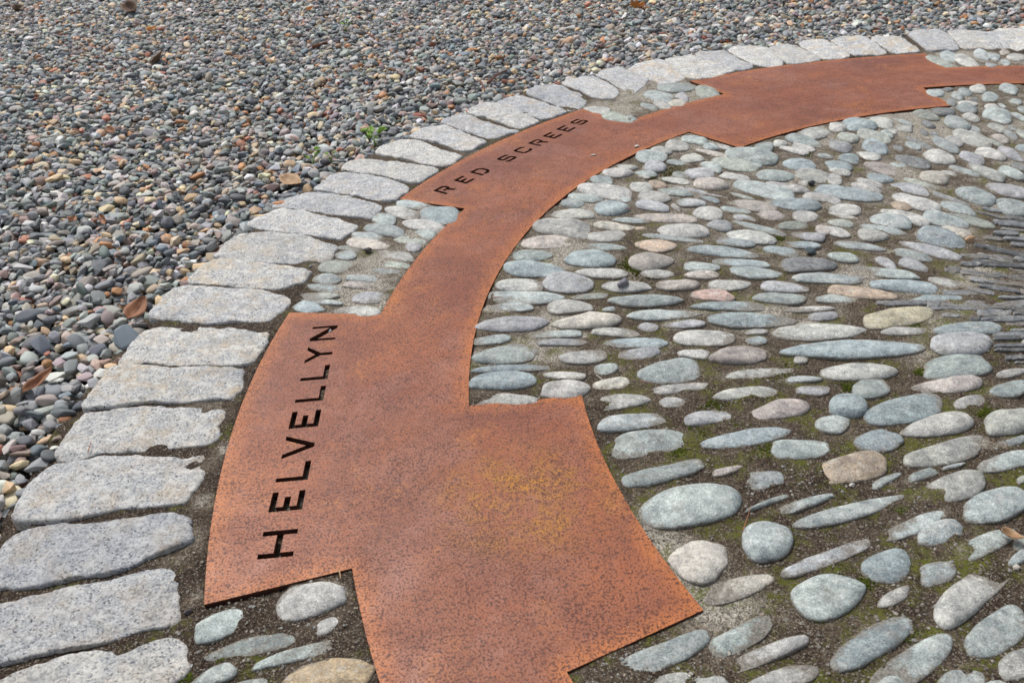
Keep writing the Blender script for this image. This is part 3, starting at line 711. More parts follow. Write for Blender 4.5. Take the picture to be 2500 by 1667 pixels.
def ring_solid(out, rings, top=None):
    """concentric-ring solid: out = n x 2 outline round the origin, rings = [(scale, z-array or number)]"""
    n = len(out)
    v, f = [], []
    for sc, z in rings:
        zz = np.broadcast_to(z, (n,))
        for (x, y), q in zip(out, zz): v.append((x*sc, y*sc, q))
    for i in range(len(rings)-1):
        for j in range(n):
            k = (j+1) % n
            f.append((i*n+j, i*n+k, (i+1)*n+k, (i+1)*n+j))
    v.append((0, 0, float(np.mean(rings[-1][1])) if top is None else top))
    c = len(v)-1
    b = (len(rings)-1)*n
    for j in range(n): f.append((b+j, b+(j+1) % n, c))
    return v, f

rs = np.random.RandomState(11)
def make_sett(poly_xy, tanness, k):
    p = np.array(poly_xy)
    c = p.mean(0)
    o = resample(p-c, 150)
    jit = 0.0018*vnoise(o[:, 0]+50, o[:, 1]+50, 0.016, 30+k)+0.0022*vnoise(o[:, 0]+50, o[:, 1]+50, 0.0065, 31+k)
    nrm = o/np.linalg.norm(o, axis=1)[:, None]
    o = o+nrm*jit[:, None]
    lift = rs.uniform(-0.001, 0.003)
    tilt = rs.uniform(-0.02, 0.02, 2)
    def z(sc, base, amp):
        x, y = o[:, 0]*sc, o[:, 1]*sc
        return base+lift+tilt[0]*x+tilt[1]*y+amp*(0.0034*vnoise(x+7+k, y+7, 0.055, 41)+0.0022*vnoise(x+7+k, y+7, 0.022, 42)+0.0010*vnoise(x+3+k, y+7, 0.009, 43))
    rings = [(1.00, -0.05), (1.004, -0.014), (1.0, z(1, -0.0030, 0.9)), (0.988, z(0.988, 0.0004, 1)), (0.94, z(0.94, 0.0016, 1)), (0.84, z(0.84, 0.0022, 1)),
             (0.74, z(0.74, 0.0026, 1)), (0.62, z(0.62, 0.003, 1)), (0.5, z(0.5, 0.003, 1)), (0.37, z(0.37, 0.003, 1)), (0.24, z(0.24, 0.003, 1)), (0.11, z(0.11, 0.003, 1))]
    v, f = ring_solid(o, rings)
    ob = obj('granite_sett', new_mesh('granite_sett', v, f), MAT_GRANITE, edging, (c[0], c[1], 0))
    ob.color = (tanness, tanness, tanness, 1)
    return ob

k = 0
for (ox, oy, s), lst in SETTS.items():
    for t in lst:
        a = np.array(list(map(float, t.split()))).reshape(-1, 2)/s+np.array([ox, oy])
        tan = (1.65 if k in (28, 29, 22) else 1.2 if k in (4, 5, 6, 7, 8, 23, 27) else 0.65)+rs.uniform(-0.25, 0.25)
        gp = ground(a, 0.003)
        make_sett(gp.mean(0)+(gp-gp.mean(0))*1.05, max(0, tan), k)
        k += 1
# the ring goes on outside the frame
ang = 78.5
while ang > 48:
    w = rs.uniform(3.2, 3.8)
    a0, a1 = R(ang), R(ang-w+0.45)
    make_sett([(CX+r*math.cos(a), CY+r*math.sin(a)) for r, a in [(2.225, a0), (2.37, a0+0.002), (2.515, a0), (2.52, (a0+a1)/2), (2.515, a1), (2.37, a1-0.002), (2.225, a1), (2.22, (a0+a1)/2)]], 0.5, k)
    ang -= w; k += 1
pcur = np.degrees(np.arctan2(*(ground([(130, 1700)])[0]-np.array([CX, CY]))[::-1])) % 360
ang = pcur+1.5
while ang < 214:
    w = rs.uniform(3.2, 3.8)
    a0, a1 = R(ang), R(ang+w-0.45)
    make_sett([(CX+r*math.cos(a), CY+r*math.sin(a)) for r, a in [(2.225, a0), (2.37, a0-0.002), (2.515, a0), (2.52, (a0+a1)/2), (2.515, a1), (2.37, a1+0.002), (2.225, a1), (2.22, (a0+a1)/2)]], 0.5, k)
    ang += w; k += 1

def stone_geometry(A, B, h, seed, slate=False, nseg=40, sink=0.014):
    q = np.random.RandomState(seed)
    th = np.linspace(0, 2*np.pi, nseg, endpoint=False)
    e = 2/q.uniform(1.8, 2.9) if not slate else 2/5.5
    u = np.sign(np.cos(th))*np.abs(np.cos(th))**e
    v = np.sign(np.sin(th))*np.abs(np.sin(th))**e
    taper = q.uniform(-0.30, 0.30)*(0.15 if slate else 1)
    v = v*(1+taper*u)
    bend = q.uniform(-0.22, 0.22)*(0.5 if slate else 1)
    v = v+bend*(u*u-0.4)
    har = np.zeros(nseg)
    for kf in (2, 3, 4, 5, 7, 9):
        har += q.normal(0, 0.038/(kf**0.6))*np.cos(kf*th+q.uniform(0, 6.28))
    if not slate:                                     # broken corners and flat flanks
        for _ in range(q.randint(0, 2)):
            a_ = q.uniform(0, 6.28); d_ = q.uniform(0.80, 0.97)
            ex = np.maximum(u*math.cos(a_)+v*math.sin(a_)-d_, 0)*0.85
            u = u-ex*math.cos(a_); v = v-ex*math.sin(a_)
        har += 0.008*q.normal(0, 1, nseg)
    if slate: har *= 0.8; v = v+0.10*np.sin(5*u+q.uniform(0, 6))+0.10*q.normal(0, 1, nseg)
    o = (u*((1.05 if slate else 1.09)+har))[:, None]*A[None]+(v*((1.05 if slate else 1.22)+har))[:, None]*B[None]
    ka, kb = q.uniform(0, 6.28, 2)
    s = max(0.018, min(np.linalg.norm(A), np.linalg.norm(B))*0.9)
    sx, sy = q.uniform(-0.22, 0.22, 2)
    off = q.uniform(0, 90)
    def z(sc):
        x, y = o[:, 0]*sc, o[:, 1]*sc
        pr = (1-sc**q_exp)**0.58
        rel = vnoise(x+off, y+off, s, 71)*0.17+vnoise(x+off, y+off, s*0.45, 72)*0.09+vnoise(x+off, y+off, s*0.2, 73)*0.04
        return -0.003+h*pr*(1+rel)+(sx*x+sy*y)*pr*0.5
    q_exp = q.uniform(2.2, 4.2)
    if slate:
        def z(sc):
            x, y = o[:, 0]*sc, o[:, 1]*sc
            return h*(0.75+0.25*(1-sc**4))+0.0014*vnoise(x*1.0+off, y+off, 0.03, 75)+0.0009*vnoise(x+off, y+off, 0.008, 76)
        rings = [(1.0, -sink), (1.0, z(1.0)-0.002), (0.93, z(0.93)), (0.6, z(0.6)), (0.25, z(0.25))]
    else:
        rings = [(0.96, -sink), (1.0, -0.005), (0.985, z(0.985)), (0.94, z(0.94)), (0.86, z(0.86)), (0.73, z(0.73)), (0.56, z(0.56)), (0.36, z(0.36)), (0.16, z(0.16))]
    return ring_solid(o, rings)

N_PART = 290
rng = random.Random(4)
joined_v, joined_f, joined_c = [], [], []
def jcol(key):
    b = PAL[key]
    m = rng.uniform(0.78, 1.20)
    g_ = sum(b)/3
    return tuple(min(0.8, (g_+(q-g_)*0.78)*m*1.10*rng.uniform(0.985, 1.015)) for q in b)
def join_stone(c, A, B, h, seed, col, nseg=22):
    v, f = stone_geometry(A, B, h, seed, nseg=nseg)
    b = len(joined_v)
    joined_v.extend([(x+c[0], y+c[1], z) for x, y, z in v])
    joined_f.extend([tuple(q+b for q in t) for t in f])
    joined_c.extend([(*col, rng.random()*0+ (seed % 97)/97.0)]*len(v))
for i, (c, A, B, key, size) in enumerate(kept):
    wmin = 2*min(np.linalg.norm(A), np.linalg.norm(B))
    h = min(0.0155, max(0.0045, wmin*(0.18 if wmin > 0.042 else 0.145)))*rng.uniform(0.7, 1.25)
    if math.hypot(c[0]-CX, c[1]-CY) > 1.9 and c[1] > 1.6: h *= 0.6
    c = c-np.array([0, 1])*h*0.35                     # the dome leans over its own far edge in view
    col = jcol(key)
    if i < N_PART:
        v, f = stone_geometry(A, B, h, 760+i)
        o = obj('cobblestone', new_mesh('cobblestone', v, f), MAT_STONE, paving, (c[0], c[1], 0))
        o.color = (*col, 1)
    else:
        join_stone(c, A, B, h, 500+i, col)
# cobbles of the same paving outside the frame, laid radially like the rest
q = np.random.RandomState(77)
extra = []
for r in np.arange(0.45, 2.16, 0.105):
    a = 20.0
    while a < 236:
        rr_ = r+q.uniform(-0.02, 0.02)
        aa = a+q.uniform(-0.6, 0.6)
        x, y = CX+rr_*math.cos(R(aa)), CY+rr_*math.sin(R(aa))
        a += math.degrees(q.uniform(0.05, 0.075)/r)
        px, py, dd = project(np.array([[x, y]]))
        if dd[0] > 0.3 and -30 < px[0] < 2530 and -30 < py[0] < 1697: continue
        if x < -1.1 or y < 0.45 or y > 4.2 or in_plate(x, y, -0.05): continue
        ra = np.array([math.cos(R(aa)), math.sin(R(aa))]); tn = np.array([-ra[1], ra[0]])
        join_stone(np.array([x, y]), ra*q.uniform(0.028, 0.06), tn*q.uniform(0.013, 0.027), q.uniform(0.008, 0.017), int(q.randint(1e6)), jcol(q.choice(list('gggbbwwvpn'))), 18)
sm = new_mesh('small_cobbles', joined_v, joined_f)
ca = sm.attributes.new('col', 'FLOAT_COLOR', 'POINT')
ca.data.foreach_set('color', np.array(joined_c, np.float32).ravel())
tag(obj('small_cobbles', sm, MAT_STONE_J, paving), kind='stuff')
# slates set on edge round the centre of the paving
for i, st in enumerate(parse(SLATES)):
    c0, A0, B0 = axes(st)
    n_ = max(1, int(round(np.linalg.norm(A0)*2/rng.uniform(0.05, 0.10))))
    cuts = [0]+sorted(rng.uniform(0.12, 0.88) for _ in range(n_-1))+[1]
    for j in range(n_):                               # each course is a run of broken slates
        t0, t1 = cuts[j]*2-1, cuts[j+1]*2-1
        if t1-t0 < 0.12: continue
        A = A0*(t1-t0)*0.49
        B = B0*rng.uniform(0.9, 1.6)
        c = c0+A0*(t0+t1)/2+B0*rng.uniform(-0.5, 0.5)
        v, f = stone_geometry(A, B, rng.uniform(-0.0018, 0.0030), 900+i*7+j, slate=True, nseg=36, sink=0.02)
        o = obj('slate_slab', new_mesh('slate_slab', v, f), MAT_STONE, paving, (c[0], c[1], 0))
        m = rng.uniform(0.40, 1.6)
        o.color = (*[min(0.5, t*m) for t in PAL['k']], 1)
for r in np.arange(0.06, 0.46, 0.055):               # the slate fan goes on round the centre, out of frame
    for aa in np.arange(-30, 330, max(4.0, math.degrees(0.03/r))):
        x, y = CX+r*math.cos(R(aa)), CY+r*math.sin(R(aa))
        px, py, dd = project(np.array([[x, y]]))
        if px[0] < 2560: continue
        ra = np.array([math.cos(R(aa)), math.sin(R(aa))]); tn = np.array([-ra[1], ra[0]])
        v, f = stone_geometry(ra*rng.uniform(0.04, 0.08), tn*rng.uniform(0.004, 0.008), rng.uniform(0.005, 0.013), 2000+int(1000*r+aa), slate=True, nseg=24)
        o = obj('slate_slab', new_mesh('slate_slab', v, f), MAT_STONE, paving, (x, y, 0))
        m = rng.uniform(0.40, 1.25)
        o.color = (*[min(0.5, t*m) for t in PAL['k']], 1)

# ------------------------------------------------------------------ moss tufts in the joints
MOSS = [(1533, 640, 16), (1568, 655, 22), (1640, 415, 26), (1900, 920, 30), (1880, 1098, 24), (1700, 1045, 16), (1970, 375, 8), (1900, 580, 10), (2225, 790, 10), (1800, 1040, 18),
        (1650, 1098, 14), (2073, 940, 14), (2250, 905, 10), (2115, 1420, 14), (2205, 1535, 30), (2285, 1490, 10), (2412, 1000, 16), (1985, 1420, 8), (2000, 1500, 12),
        (1600, 445, 16), (2250, 1200, 8), (2200, 1240, 14), (1567, 1050, 12), (540, 1605, 10), (455, 1652, 12), (1745, 985, 20), (1840, 975, 22)]
mv, mf = [], []
q = np.random.RandomState(8)
for px, py, w in MOSS:
    for _ in range(int(w*6)):
        gx, gy = ground([(px+q.normal(0, w*0.85), py+q.normal(0, w*0.5))])[0]
        r0, hh = q.uniform(0.0010, 0.0026), q.uniform(0.0004, 0.0030)
        b = len(mv)
        for j in range(5):
            a = j*1.2566+q.uniform(-.3, .3)
            mv.append((gx+r0*math.cos(a), gy+r0*math.sin(a), -0.006))
        for j in range(5):
            a = j*1.2566+q.uniform(-.3, .3)
            mv.append((gx+r0*0.8*math.cos(a), gy+r0*0.8*math.sin(a), -0.003+hh*0.6))
        mv.append((gx, gy, -0.003+hh))
        for j in range(5):
            kx = (j+1) % 5
            mf.append((b+j, b+kx, b+5+kx, b+5+j)); mf.append((b+5+j, b+5+kx, b+10))
tag(obj('moss', new_mesh('moss', mv, mf), MAT_MOSS, paving), kind='stuff')

# ------------------------------------------------------------------ loose grit on the mortar and a little on the steel
q = np.random.RandomState(31)
gb = bmesh.new()
bmesh.ops.create_icosphere(gb, subdivisions=1, radius=1.0)
base_v = np.array([t.co[:] for t in gb.verts]); base_f = [[t.index for t in f_.verts] for f_ in gb.faces]
gb.free()
gv_, gf_, gc_ = [], [], []
def grain(x, y, z, r):
    b = len(gv_)
    vv = base_v*q.uniform(0.6, 1.1, (len(base_v), 1))*np.array([r, r*q.uniform(.6, 1), r*q.uniform(.45, .8)])
    a = q.uniform(0, 6.28); ca_, sa_ = math.cos(a), math.sin(a)
    gv_.extend(np.stack([x+vv[:, 0]*ca_-vv[:, 1]*sa_, y+vv[:, 0]*sa_+vv[:, 1]*ca_, z+vv[:, 2]], 1).tolist())
    gf_.extend([[b+t for t in f_] for f_ in base_f])
    pick = [(.40, .36, .30), (.28, .27, .25), (.16, .14, .12), (.52, .48, .42), (.24, .18, .13), (.33, .34, .34)][q.randint(6)]
    gc_.extend([(*pick, q.uniform())]*len(base_v))
while len(gc_) < 42*4200:
    px_, py_ = q.uniform(-40, 2540), 1667*q.uniform(0.05, 1)**0.8
    x, y = ground([(px_, py_)])[0]
    r_ = math.hypot(x-CX, y-CY)
    if r_ > 2.5 or in_plate(np.array(x), np.array(y), -0.004): continue
    i_, j_ = np.searchsorted(ys, y), np.searchsorted(xs, x)
    if not (0 < i_ < len(ys) and 0 < j_ < len(xs)): continue
    grain(x, y, gz[i_-1, j_-1]+0.0004, min(0.0042, 0.0011*np.exp(q.exponential(0.42))))
for _ in range(70):
    x, y = ground([(q.uniform(450, 1700), q.uniform(300, 1650))])[0]
    if in_plate(np.array(x), np.array(y), 0.01): grain(x, y, 0.0012, q.uniform(0.0006, 0.0014))
gm = new_mesh('grit', gv_, gf_, False)
gm.attributes.new('col', 'FLOAT_COLOR', 'POINT').data.foreach_set('color', np.array(gc_, np.float32).ravel())
tag(obj('grit', gm, MAT_STONE_J, paving), kind='stuff')

# ------------------------------------------------------------------ gravel: pebbles settled one by one on a height field
def pebble_mesh(i):
    q = np.random.RandomState(300+i)
    b = bmesh.new()
    if i % 5 in (1, 2, 4):                               # angular chip: bevelled hull of a few points
        n = q.randint(11, 18)
        d = q.normal(0, 1, (n, 3)); d /= np.linalg.norm(d, axis=1)[:, None]
        for t in d: b.verts.new(t*q.uniform(0.85, 1.05))
        r = bmesh.ops.convex_hull(b, input=b.verts)
        bmesh.ops.delete(b, geom=[g_ for g_ in r['geom_interior'] if isinstance(g_, bmesh.types.BMVert)], context='VERTS')
        bmesh.ops.dissolve_limit(b, angle_limit=R(14), verts=b.verts, edges=b.edges)
        bmesh.ops.bevel(b, geom=list(b.edges)+list(b.verts), offset=0.09, segments=2, profile=0.6, affect='EDGES', clamp_overlap=True)
        bmesh.ops.triangulate(b, faces=b.faces)
        v = np.array([t.co[:] for t in b.verts])
        v = v*(1+0.03*np.sin(v@(q.normal(0, 1, (3, 3))*4).T+q.uniform(0, 6, 3)).sum(1)[:, None])
    else:
        bmesh.ops.create_icosphere(b, subdivisions=3, radius=1.0)
        v = np.array([t.co[:] for t in b.verts])
        ang = i % 2
        for _ in range((5, 11)[ang]):
            n = q.normal(0, 1, 3); n /= np.linalg.norm(n)
            d = q.uniform(*((0.70, 0.94), (0.56, 0.86))[ang])
            v = v-np.outer(np.maximum(v@n-d, 0)*0.92, n)
        for kf in (1.6, 3.0):
            w = q.normal(0, 1, (3, 3))*kf
            v = v*(1+0.045/kf*2*np.sin(v@w.T+q.uniform(0, 6, 3)).sum(1)[:, None]*0.6)
    v = v-(v.max(0)+v.min(0))/2
    v /= np.abs(v).max(0)
    for t, c in zip(b.verts, v): t.co = c
    me = bpy.data.meshes.new('pebble')
    b.to_mesh(me); b.free()
    me.polygons.foreach_set('use_smooth', [True]*len(me.polygons))
    return me
NV = 20
peb_meshes = [pebble_mesh(i) for i in range(NV)]
PEB_PAL = [((.120, .130, .138), 20), ((.170, .182, .188), 18), ((.235, .245, .245), 12), ((.150, .175, .165), 11), ((.185, .172, .158), 10), ((.220, .192, .168), 6), ((.070, .078, .090), 14),
           ((.330, .330, .320), 5), ((.330, .240, .155), 6.5), ((.250, .130, .065), 3.0), ((.205, .150, .138), 5), ((.190, .160, .165), 3), ((.400, .390, .370), 4), ((.105, .130, .150), 7), ((.340, .285, .210), 6), ((.22, .095, .065), 1.8)]
pal_c = np.array([p[0] for p in PEB_PAL]); pal_w = np.array([p[1] for p in PEB_PAL], float); pal_w /= pal_w.sum()

q = np.random.RandomState(2024)
RES = 0.0042
X0, X1, Y0, Y1 = -4.6, 4.0, 0.55, 7.4
HX, HY = int((X1-X0)/RES), int((Y1-Y0)/RES)
HM = np.full((HX, HY), -0.046, np.float32)
hx = X0+(np.arange(HX)+0.5)*RES; hy = Y0+(np.arange(HY)+0.5)*RES
HR = np.hypot(hx[:, None]-CX, hy[None]-CY)
HM[HR < 2.505] = 0.003
HM += (0.008*vnoise(hx[:, None]+40+0*hy[None], hy[None]+40+0*hx[:, None], 0.5, 61)*(HR > 2.7)).astype(np.float32)

def wanted(x, y):
    px, py, d = project(np.stack([x, y], 1))
    m = (d > 0.3) & (px > -330) & (px < 2800) & (py > -110) & (py < 1850)
    m &= np.hypot(x-CX, y-CY) > 2.532
    m &= (x > X0+0.1) & (x < X1-0.1) & (y > Y0+0.1) & (y < Y1-0.1)
    return m
def points(step):
    ax, ay = np.meshgrid(np.arange(X0, X1, step), np.arange(Y0, Y1, step))
    x = ax.ravel()+q.uniform(-.5, .5, ax.size)*step; y = ay.ravel()+q.uniform(-.5, .5, ax.size)*step
    m = wanted(x, y)
    p = np.stack([x[m], y[m]], 1)
    return p[q.permutation(len(p))]
PA, PB = points(0.0300), points(0.0208)
P = np.vstack([PA, PB])
NP = len(P)
SA = np.clip(np.exp(q.normal(math.log(0.0146), 0.40, NP)), 0.006, 0.033)
SA[:len(PA)] *= 1.25      # half long axis
SB = SA*q.uniform(0.58, 0.90, NP)
SC = SB*q.uniform(0.42, 0.82, NP)
YAW = q.uniform(0, math.pi*2, NP)
VID = q.randint(0, NV, NP)
CID = q.choice(len(pal_w), NP, p=pal_w)
COL = np.minimum(0.74, 1.95*pal_c[CID]*q.uniform(0.60, 1.35, (NP, 1))*np.array([1.02, 1.0, 0.97]))*q.uniform(0.95, 1.05, (NP, 3))
POS = np.zeros((NP, 3)); NRM = np.zeros((NP, 3))
jit = q.uniform(-0.010, 0.010, (NP, 3, 2))
tilt_n = q.normal(0, 0.16, (NP, 2))
stencils = {}
for i in range(NP):
    a, b, c = SA[i], SB[i], SC[i]
    rad = int(a/RES)+1
    if rad not in stencils:
        g = np.arange(-rad, rad+1)*RES
        stencils[rad] = np.meshgrid(g, g, indexing='ij')
    U, Vv = stencils[rad]
    best = None
    for kx in range(3):
        x, y = P[i, 0]+jit[i, kx, 0], P[i, 1]+jit[i, kx, 1]
        ix, iy = int((x-X0)/RES), int((y-Y0)/RES)
        hc = HM[ix-2:ix+3, iy-2:iy+3].mean()
        if best is None or hc < best[0]: best = (hc, x, y, ix, iy)
    _, x, y, ix, iy = best
    patch = HM[ix-rad:ix+rad+1, iy-rad:iy+rad+1]
    cyaw, syaw = math.cos(YAW[i]), math.sin(YAW[i])
    lu, lv = (U*cyaw+Vv*syaw)/a, (-U*syaw+Vv*cyaw)/b
    rho = lu*lu+lv*lv
    m = rho < 0.95
    hp = patch[m]; u_, v_ = U[m], Vv[m]
    hm = hp.mean()
    gx = ((hp-hm)*u_).sum()/((u_*u_).sum()+1e-9)*0.75+tilt_n[i, 0]
    gy = ((hp-hm)*v_).sum()/((v_*v_).sum()+1e-9)*0.75+tilt_n[i, 1]
    gl = math.hypot(gx, gy)
    if gl > 0.75: gx, gy = gx*0.75/gl, gy*0.75/gl
    sag = c*np.sqrt(1-rho[m])
    pln = gx*u_+gy*v_
    need = hp-(pln-sag)
    z0 = np.partition(need, -max(1, len(need)//9))[-max(1, len(need)//9)]-0.0012
    if z0 > HM[ix-14:ix+15:3, iy-14:iy+15:3].mean()+0.013:      # would perch on a tower: rolls away
        POS[i] = (x, y, -9); NRM[i] = (0, 0, 1); continue
    top = z0+pln+sag
    patch[m] = np.maximum(hp, top)
    POS[i] = (x, y, z0)
    NRM[i] = (-gx, -gy, 1)

def pebble_matrix(i):
    n = Vector(NRM[i]).normalized()
    t = Vector((math.cos(YAW[i]), math.sin(YAW[i]), 0))
    t = (t-n*t.dot(n)).normalized()
    bnm = n.cross(t)
    return Matrix(((t.x, bnm.x, n.x), (t.y, bnm.y, n.y), (t.z, bnm.z, n.z)))
# the 300 that show largest become parts of their own, the rest is gravel
ppx, ppy, pd = project(POS[:, :2])
ii = ((POS[:, 0]-X0)/RES).astype(int); jj = ((POS[:, 1]-Y0)/RES).astype(int)
vis = (POS[:, 2] > -1) & (ppx > 5) & (ppx < 2495) & (ppy > 5) & (ppy < 1660) & (HM[ii, jj] < POS[:, 2]+SC*1.35)
score = np.where(vis, np.sqrt(SA*SB)/pd, 0)
big = set(np.argsort(-score)[:300].tolist())
for i in sorted(big):
    o = bpy.data.objects.new('pebble', peb_meshes[VID[i]])
    if not peb_meshes[VID[i]].materials: peb_meshes[VID[i]].materials.append(MAT_PEB)
    coll.objects.link(o)
    o.parent = gravel_bed
    o.matrix_world = Matrix.Translation(POS[i]) @ pebble_matrix(i).to_4x4() @ Matrix.Diagonal((SA[i], SB[i], SC[i], 1))
    o.color = (*COL[i], 1)
rest = np.array([i for i in range(NP) if i not in big and POS[i, 2] > -1])
rest_e = np.array([pebble_matrix(i).to_euler()[:] for i in rest], np.float32)
pm = bpy.data.meshes.new('loose_gravel')
pm.vertices.add(len(rest)); pm.vertices.foreach_set('co', POS[rest].astype(np.float32).ravel())
def attr(nm, ty, key, data):
    a_ = pm.attributes.new(nm, ty, 'POINT'); a_.data.foreach_set(key, data)
attr('rot', 'FLOAT_VECTOR', 'vector', rest_e.ravel())
attr('scl', 'FLOAT_VECTOR', 'vector', np.stack([SA[rest], SB[rest], SC[rest]], 1).astype(np.float32).ravel())
attr('col', 'FLOAT_COLOR', 'color', np.hstack([COL[rest], q.uniform(0, 1, (len(rest), 1))]).astype(np.float32).ravel())
attr('vid', 'INT', 'value', VID[rest].astype(np.int32))
lib = bpy.data.collections.new('gravel_shapes')
for i, me in enumerate(peb_meshes):
    m2 = me.copy(); m2.materials.clear(); m2.materials.append(MAT_PEB_I)
    lo = bpy.data.objects.new('gravel_shape_%02d' % i, m2)
    lib.objects.link(lo)
ng = bpy.data.node_groups.new('scatter_gravel', 'GeometryNodeTree')
ng.interface.new_socket('Geometry', in_out='INPUT', socket_type='NodeSocketGeometry')
ng.interface.new_socket('Geometry', in_out='OUTPUT', socket_type='NodeSocketGeometry')
gn = ng.nodes
gi, go = gn.new('NodeGroupInput'), gn.new('NodeGroupOutput')
ci = gn.new('GeometryNodeCollectionInfo')
ci.inputs['Collection'].default_value = lib
ci.inputs['Separate Children'].default_value = True
ci.inputs['Reset Children'].default_value = True
iop = gn.new('GeometryNodeInstanceOnPoints')
iop.inputs['Pick Instance'].default_value = True
def named(nm, ty):
    nd = gn.new('GeometryNodeInputNamedAttribute'); nd.data_type = ty
    nd.inputs['Name'].default_value = nm
    return nd.outputs['Attribute']
e2r = gn.new('FunctionNodeEulerToRotation')
L = ng.links.new
L(gi.outputs[0], iop.inputs['Points'])
L(ci.outputs[0], iop.inputs['Instance'])
L(named('vid', 'INT'), iop.inputs['Instance Index'])
L(named('rot', 'FLOAT_VECTOR'), e2r.inputs[0])
L(e2r.outputs[0], iop.inputs['Rotation'])
L(named('scl', 'FLOAT_VECTOR'), iop.inputs['Scale'])
L(iop.outputs[0], go.inputs[0])
lg = tag(obj('loose_gravel', pm, MAT_PEB_I, gravel_bed), kind='stuff')
md = lg.modifiers.new('scatter', 'NODES')
md.node_group = ng
print('pebbles', NP, 'cobbles', len(kept))

def gravel_z(x, y):
    i, j = int((x-X0)/RES), int((y-Y0)/RES)
    if 3 < i < HX-3 and 3 < j < HY-3: return float(np.percentile(HM[i-7:i+8, j-7:j+8], 60))
    return -0.01

# ------------------------------------------------------------------ fallen leaves, twigs, seedlings, loose stones
def leaf_mesh(L_, W_, curl, fold, seed, lobes=0.0, point=1.0):
    q = np.random.RandomState(seed)
    nu, nv = 13, 7
    v = []
    for side in (0, 1):
        for i in range(nu):
            t = i/(nu-1)
            w = W_*(math.sin(math.pi*min(1, t**0.8*0.97+0.02))**(0.8*point))*(1+lobes*math.sin(t*16))
            for j in range(nv):
                s = j/(nv-1)*2-1
                z = fold*abs(s)*w+curl*(t-0.45)**2*L_*2+0.03*L_*vnoise(t*3+seed, s+5, 0.5, 9)
                v.append(((t-0.5)*L_, s*w*0.5, z-side*0.0007))
    f = []
    n = nu*nv
    for i in range(nu-1):
        for j in range(nv-1):
            a = i*nv+j
            f.append((a, a+nv, a+nv+1, a+1)); f.append((n+a, n+a+1, n+a+nv+1, n+a+nv))
    rim = [j for j in range(nv)]+[i*nv+nv-1 for i in range(1, nu)]+[(nu-1)*nv+j for j in range(nv-2, -1, -1)]+[i*nv for i in range(nu-2, 0, -1)]
    for a, b in zip(rim, rim[1:]+rim[:1]): f.append((a, b, n+b, n+a))
    return new_mesh('leaf', v, f)

def tube_mesh(pts, r0, r1, ns=6):
    v, f = [], []
    pts = [Vector(p) for p in pts]
    for i, p in enumerate(pts):
        d = (pts[min(i+1, len(pts)-1)]-pts[max(i-1, 0)]).normalized()
        a = d.orthogonal().normalized(); b = d.cross(a)
        r = r0+(r1-r0)*i/(len(pts)-1)
        for k_ in range(ns):
            t = k_*2*math.pi/ns
            v.append(p+a*r*math.cos(t)+b*r*math.sin(t))
    for i in range(len(pts)-1):
        for k_ in range(ns):
            kk = (k_+1) % ns
            f.append((i*ns+k_, i*ns+kk, (i+1)*ns+kk, (i+1)*ns+k_))
    f.append(tuple(range(ns))[::-1]); f.append(tuple((len(pts)-1)*ns+k_ for k_ in range(ns)))
    return new_mesh('twig', v, f)

def px_angle(p0, p1):
    g = ground([p0, p1])
    d = g[1]-g[0]
    return math.atan2(d[1], d[0]), float(np.hypot(*d)), g.mean(0)

def leaf(p0, p1, wratio, m, label, curl=0.3, fold=0.35, seed=1, tilt=(0.0, 0.0), lift=0.004, group=None, rib=False, lobes=0.0):
    ang_, ln, c = px_angle(p0, p1)
    z = gravel_z(*c) if math.hypot(c[0]-CX, c[1]-CY) > 2.53 else 0.004
    root = bpy.data.objects.new('fallen_leaf', None)
    link(root)
    root.empty_display_size = 0.02
    root.location = (c[0], c[1], z+lift)
    root.rotation_euler = (tilt[0], tilt[1], ang_)
    obj('blade', leaf_mesh(ln, ln*wratio, curl, fold, seed, lobes), m, root)
    n = 9
    pts = [(ln*(t-0.5-0.18*(1-t)), 0, curl*(t-0.45)**2*ln*2+0.0008) for t in np.linspace(0, 0.96, n)]
    obj('midrib', tube_mesh(pts, 0.0009, 0.0004, 5), MAT_TWIG, root)
    return tag(root, label, 'leaf', group)

S = 2500/2352.0
leaf((48*S, 895*S), (122*S, 845*S), 0.30, MAT_LEAF, 'long reddish brown fallen leaf lying among pebbles near the granite setts', 0.25, 0.4, 1, (0.35, -0.1), 0.008)
leaf((288*S, 722*S), (334*S, 685*S), 0.62, MAT_LEAF, 'rounded copper brown leaf tipped against a white pebble by the setts', 0.3, 0.25, 2, (0.3, -0.15), 0.006)
leaf((689, 430), (735, 447), 0.55, MAT_LEAF_T, 'pale tan dry leaf on the gravel beside the granite edging', 0.35, 0.3, 3, (0.15, 0.1), 0.006)
leaf((378*S, 125*S), (352*S, 142*S), 0.6, MAT_LEAF_D, 'grey brown curled leaf standing up out of the far gravel', 0.3, 0.3, 4, (0.6, 0.2), 0.010)
leaf((335*S, 68*S), (358*S, 60*S), 0.5, MAT_LEAF_O, 'small bright orange leaf scrap on the far gravel', 0.3, 0.3, 5, (0.3, 0), 0.006)
leaf((27*S, 24*S), (46*S, 14*S), 0.5, MAT_LEAF_D, 'dark curled leaf in the farthest corner of the gravel', 0.4, 0.4, 6, (0.5, 0.1), 0.006)
leaf((294*S, 20*S), (318*S, 28*S), 0.55, MAT_LEAF_D, 'dark brown leaf with rusty tip far back on the gravel', 0.5, 0.5, 7, (0.4, 0.2), 0.006)
leaf((1444*S, 16*S), (1478*S, 12*S), 0.6, MAT_LEAF_O, 'crumpled orange brown leaf on gravel behind the setts', 0.7, 0.6, 8, (0.4, 0.2), 0.012, lobes=0.25)
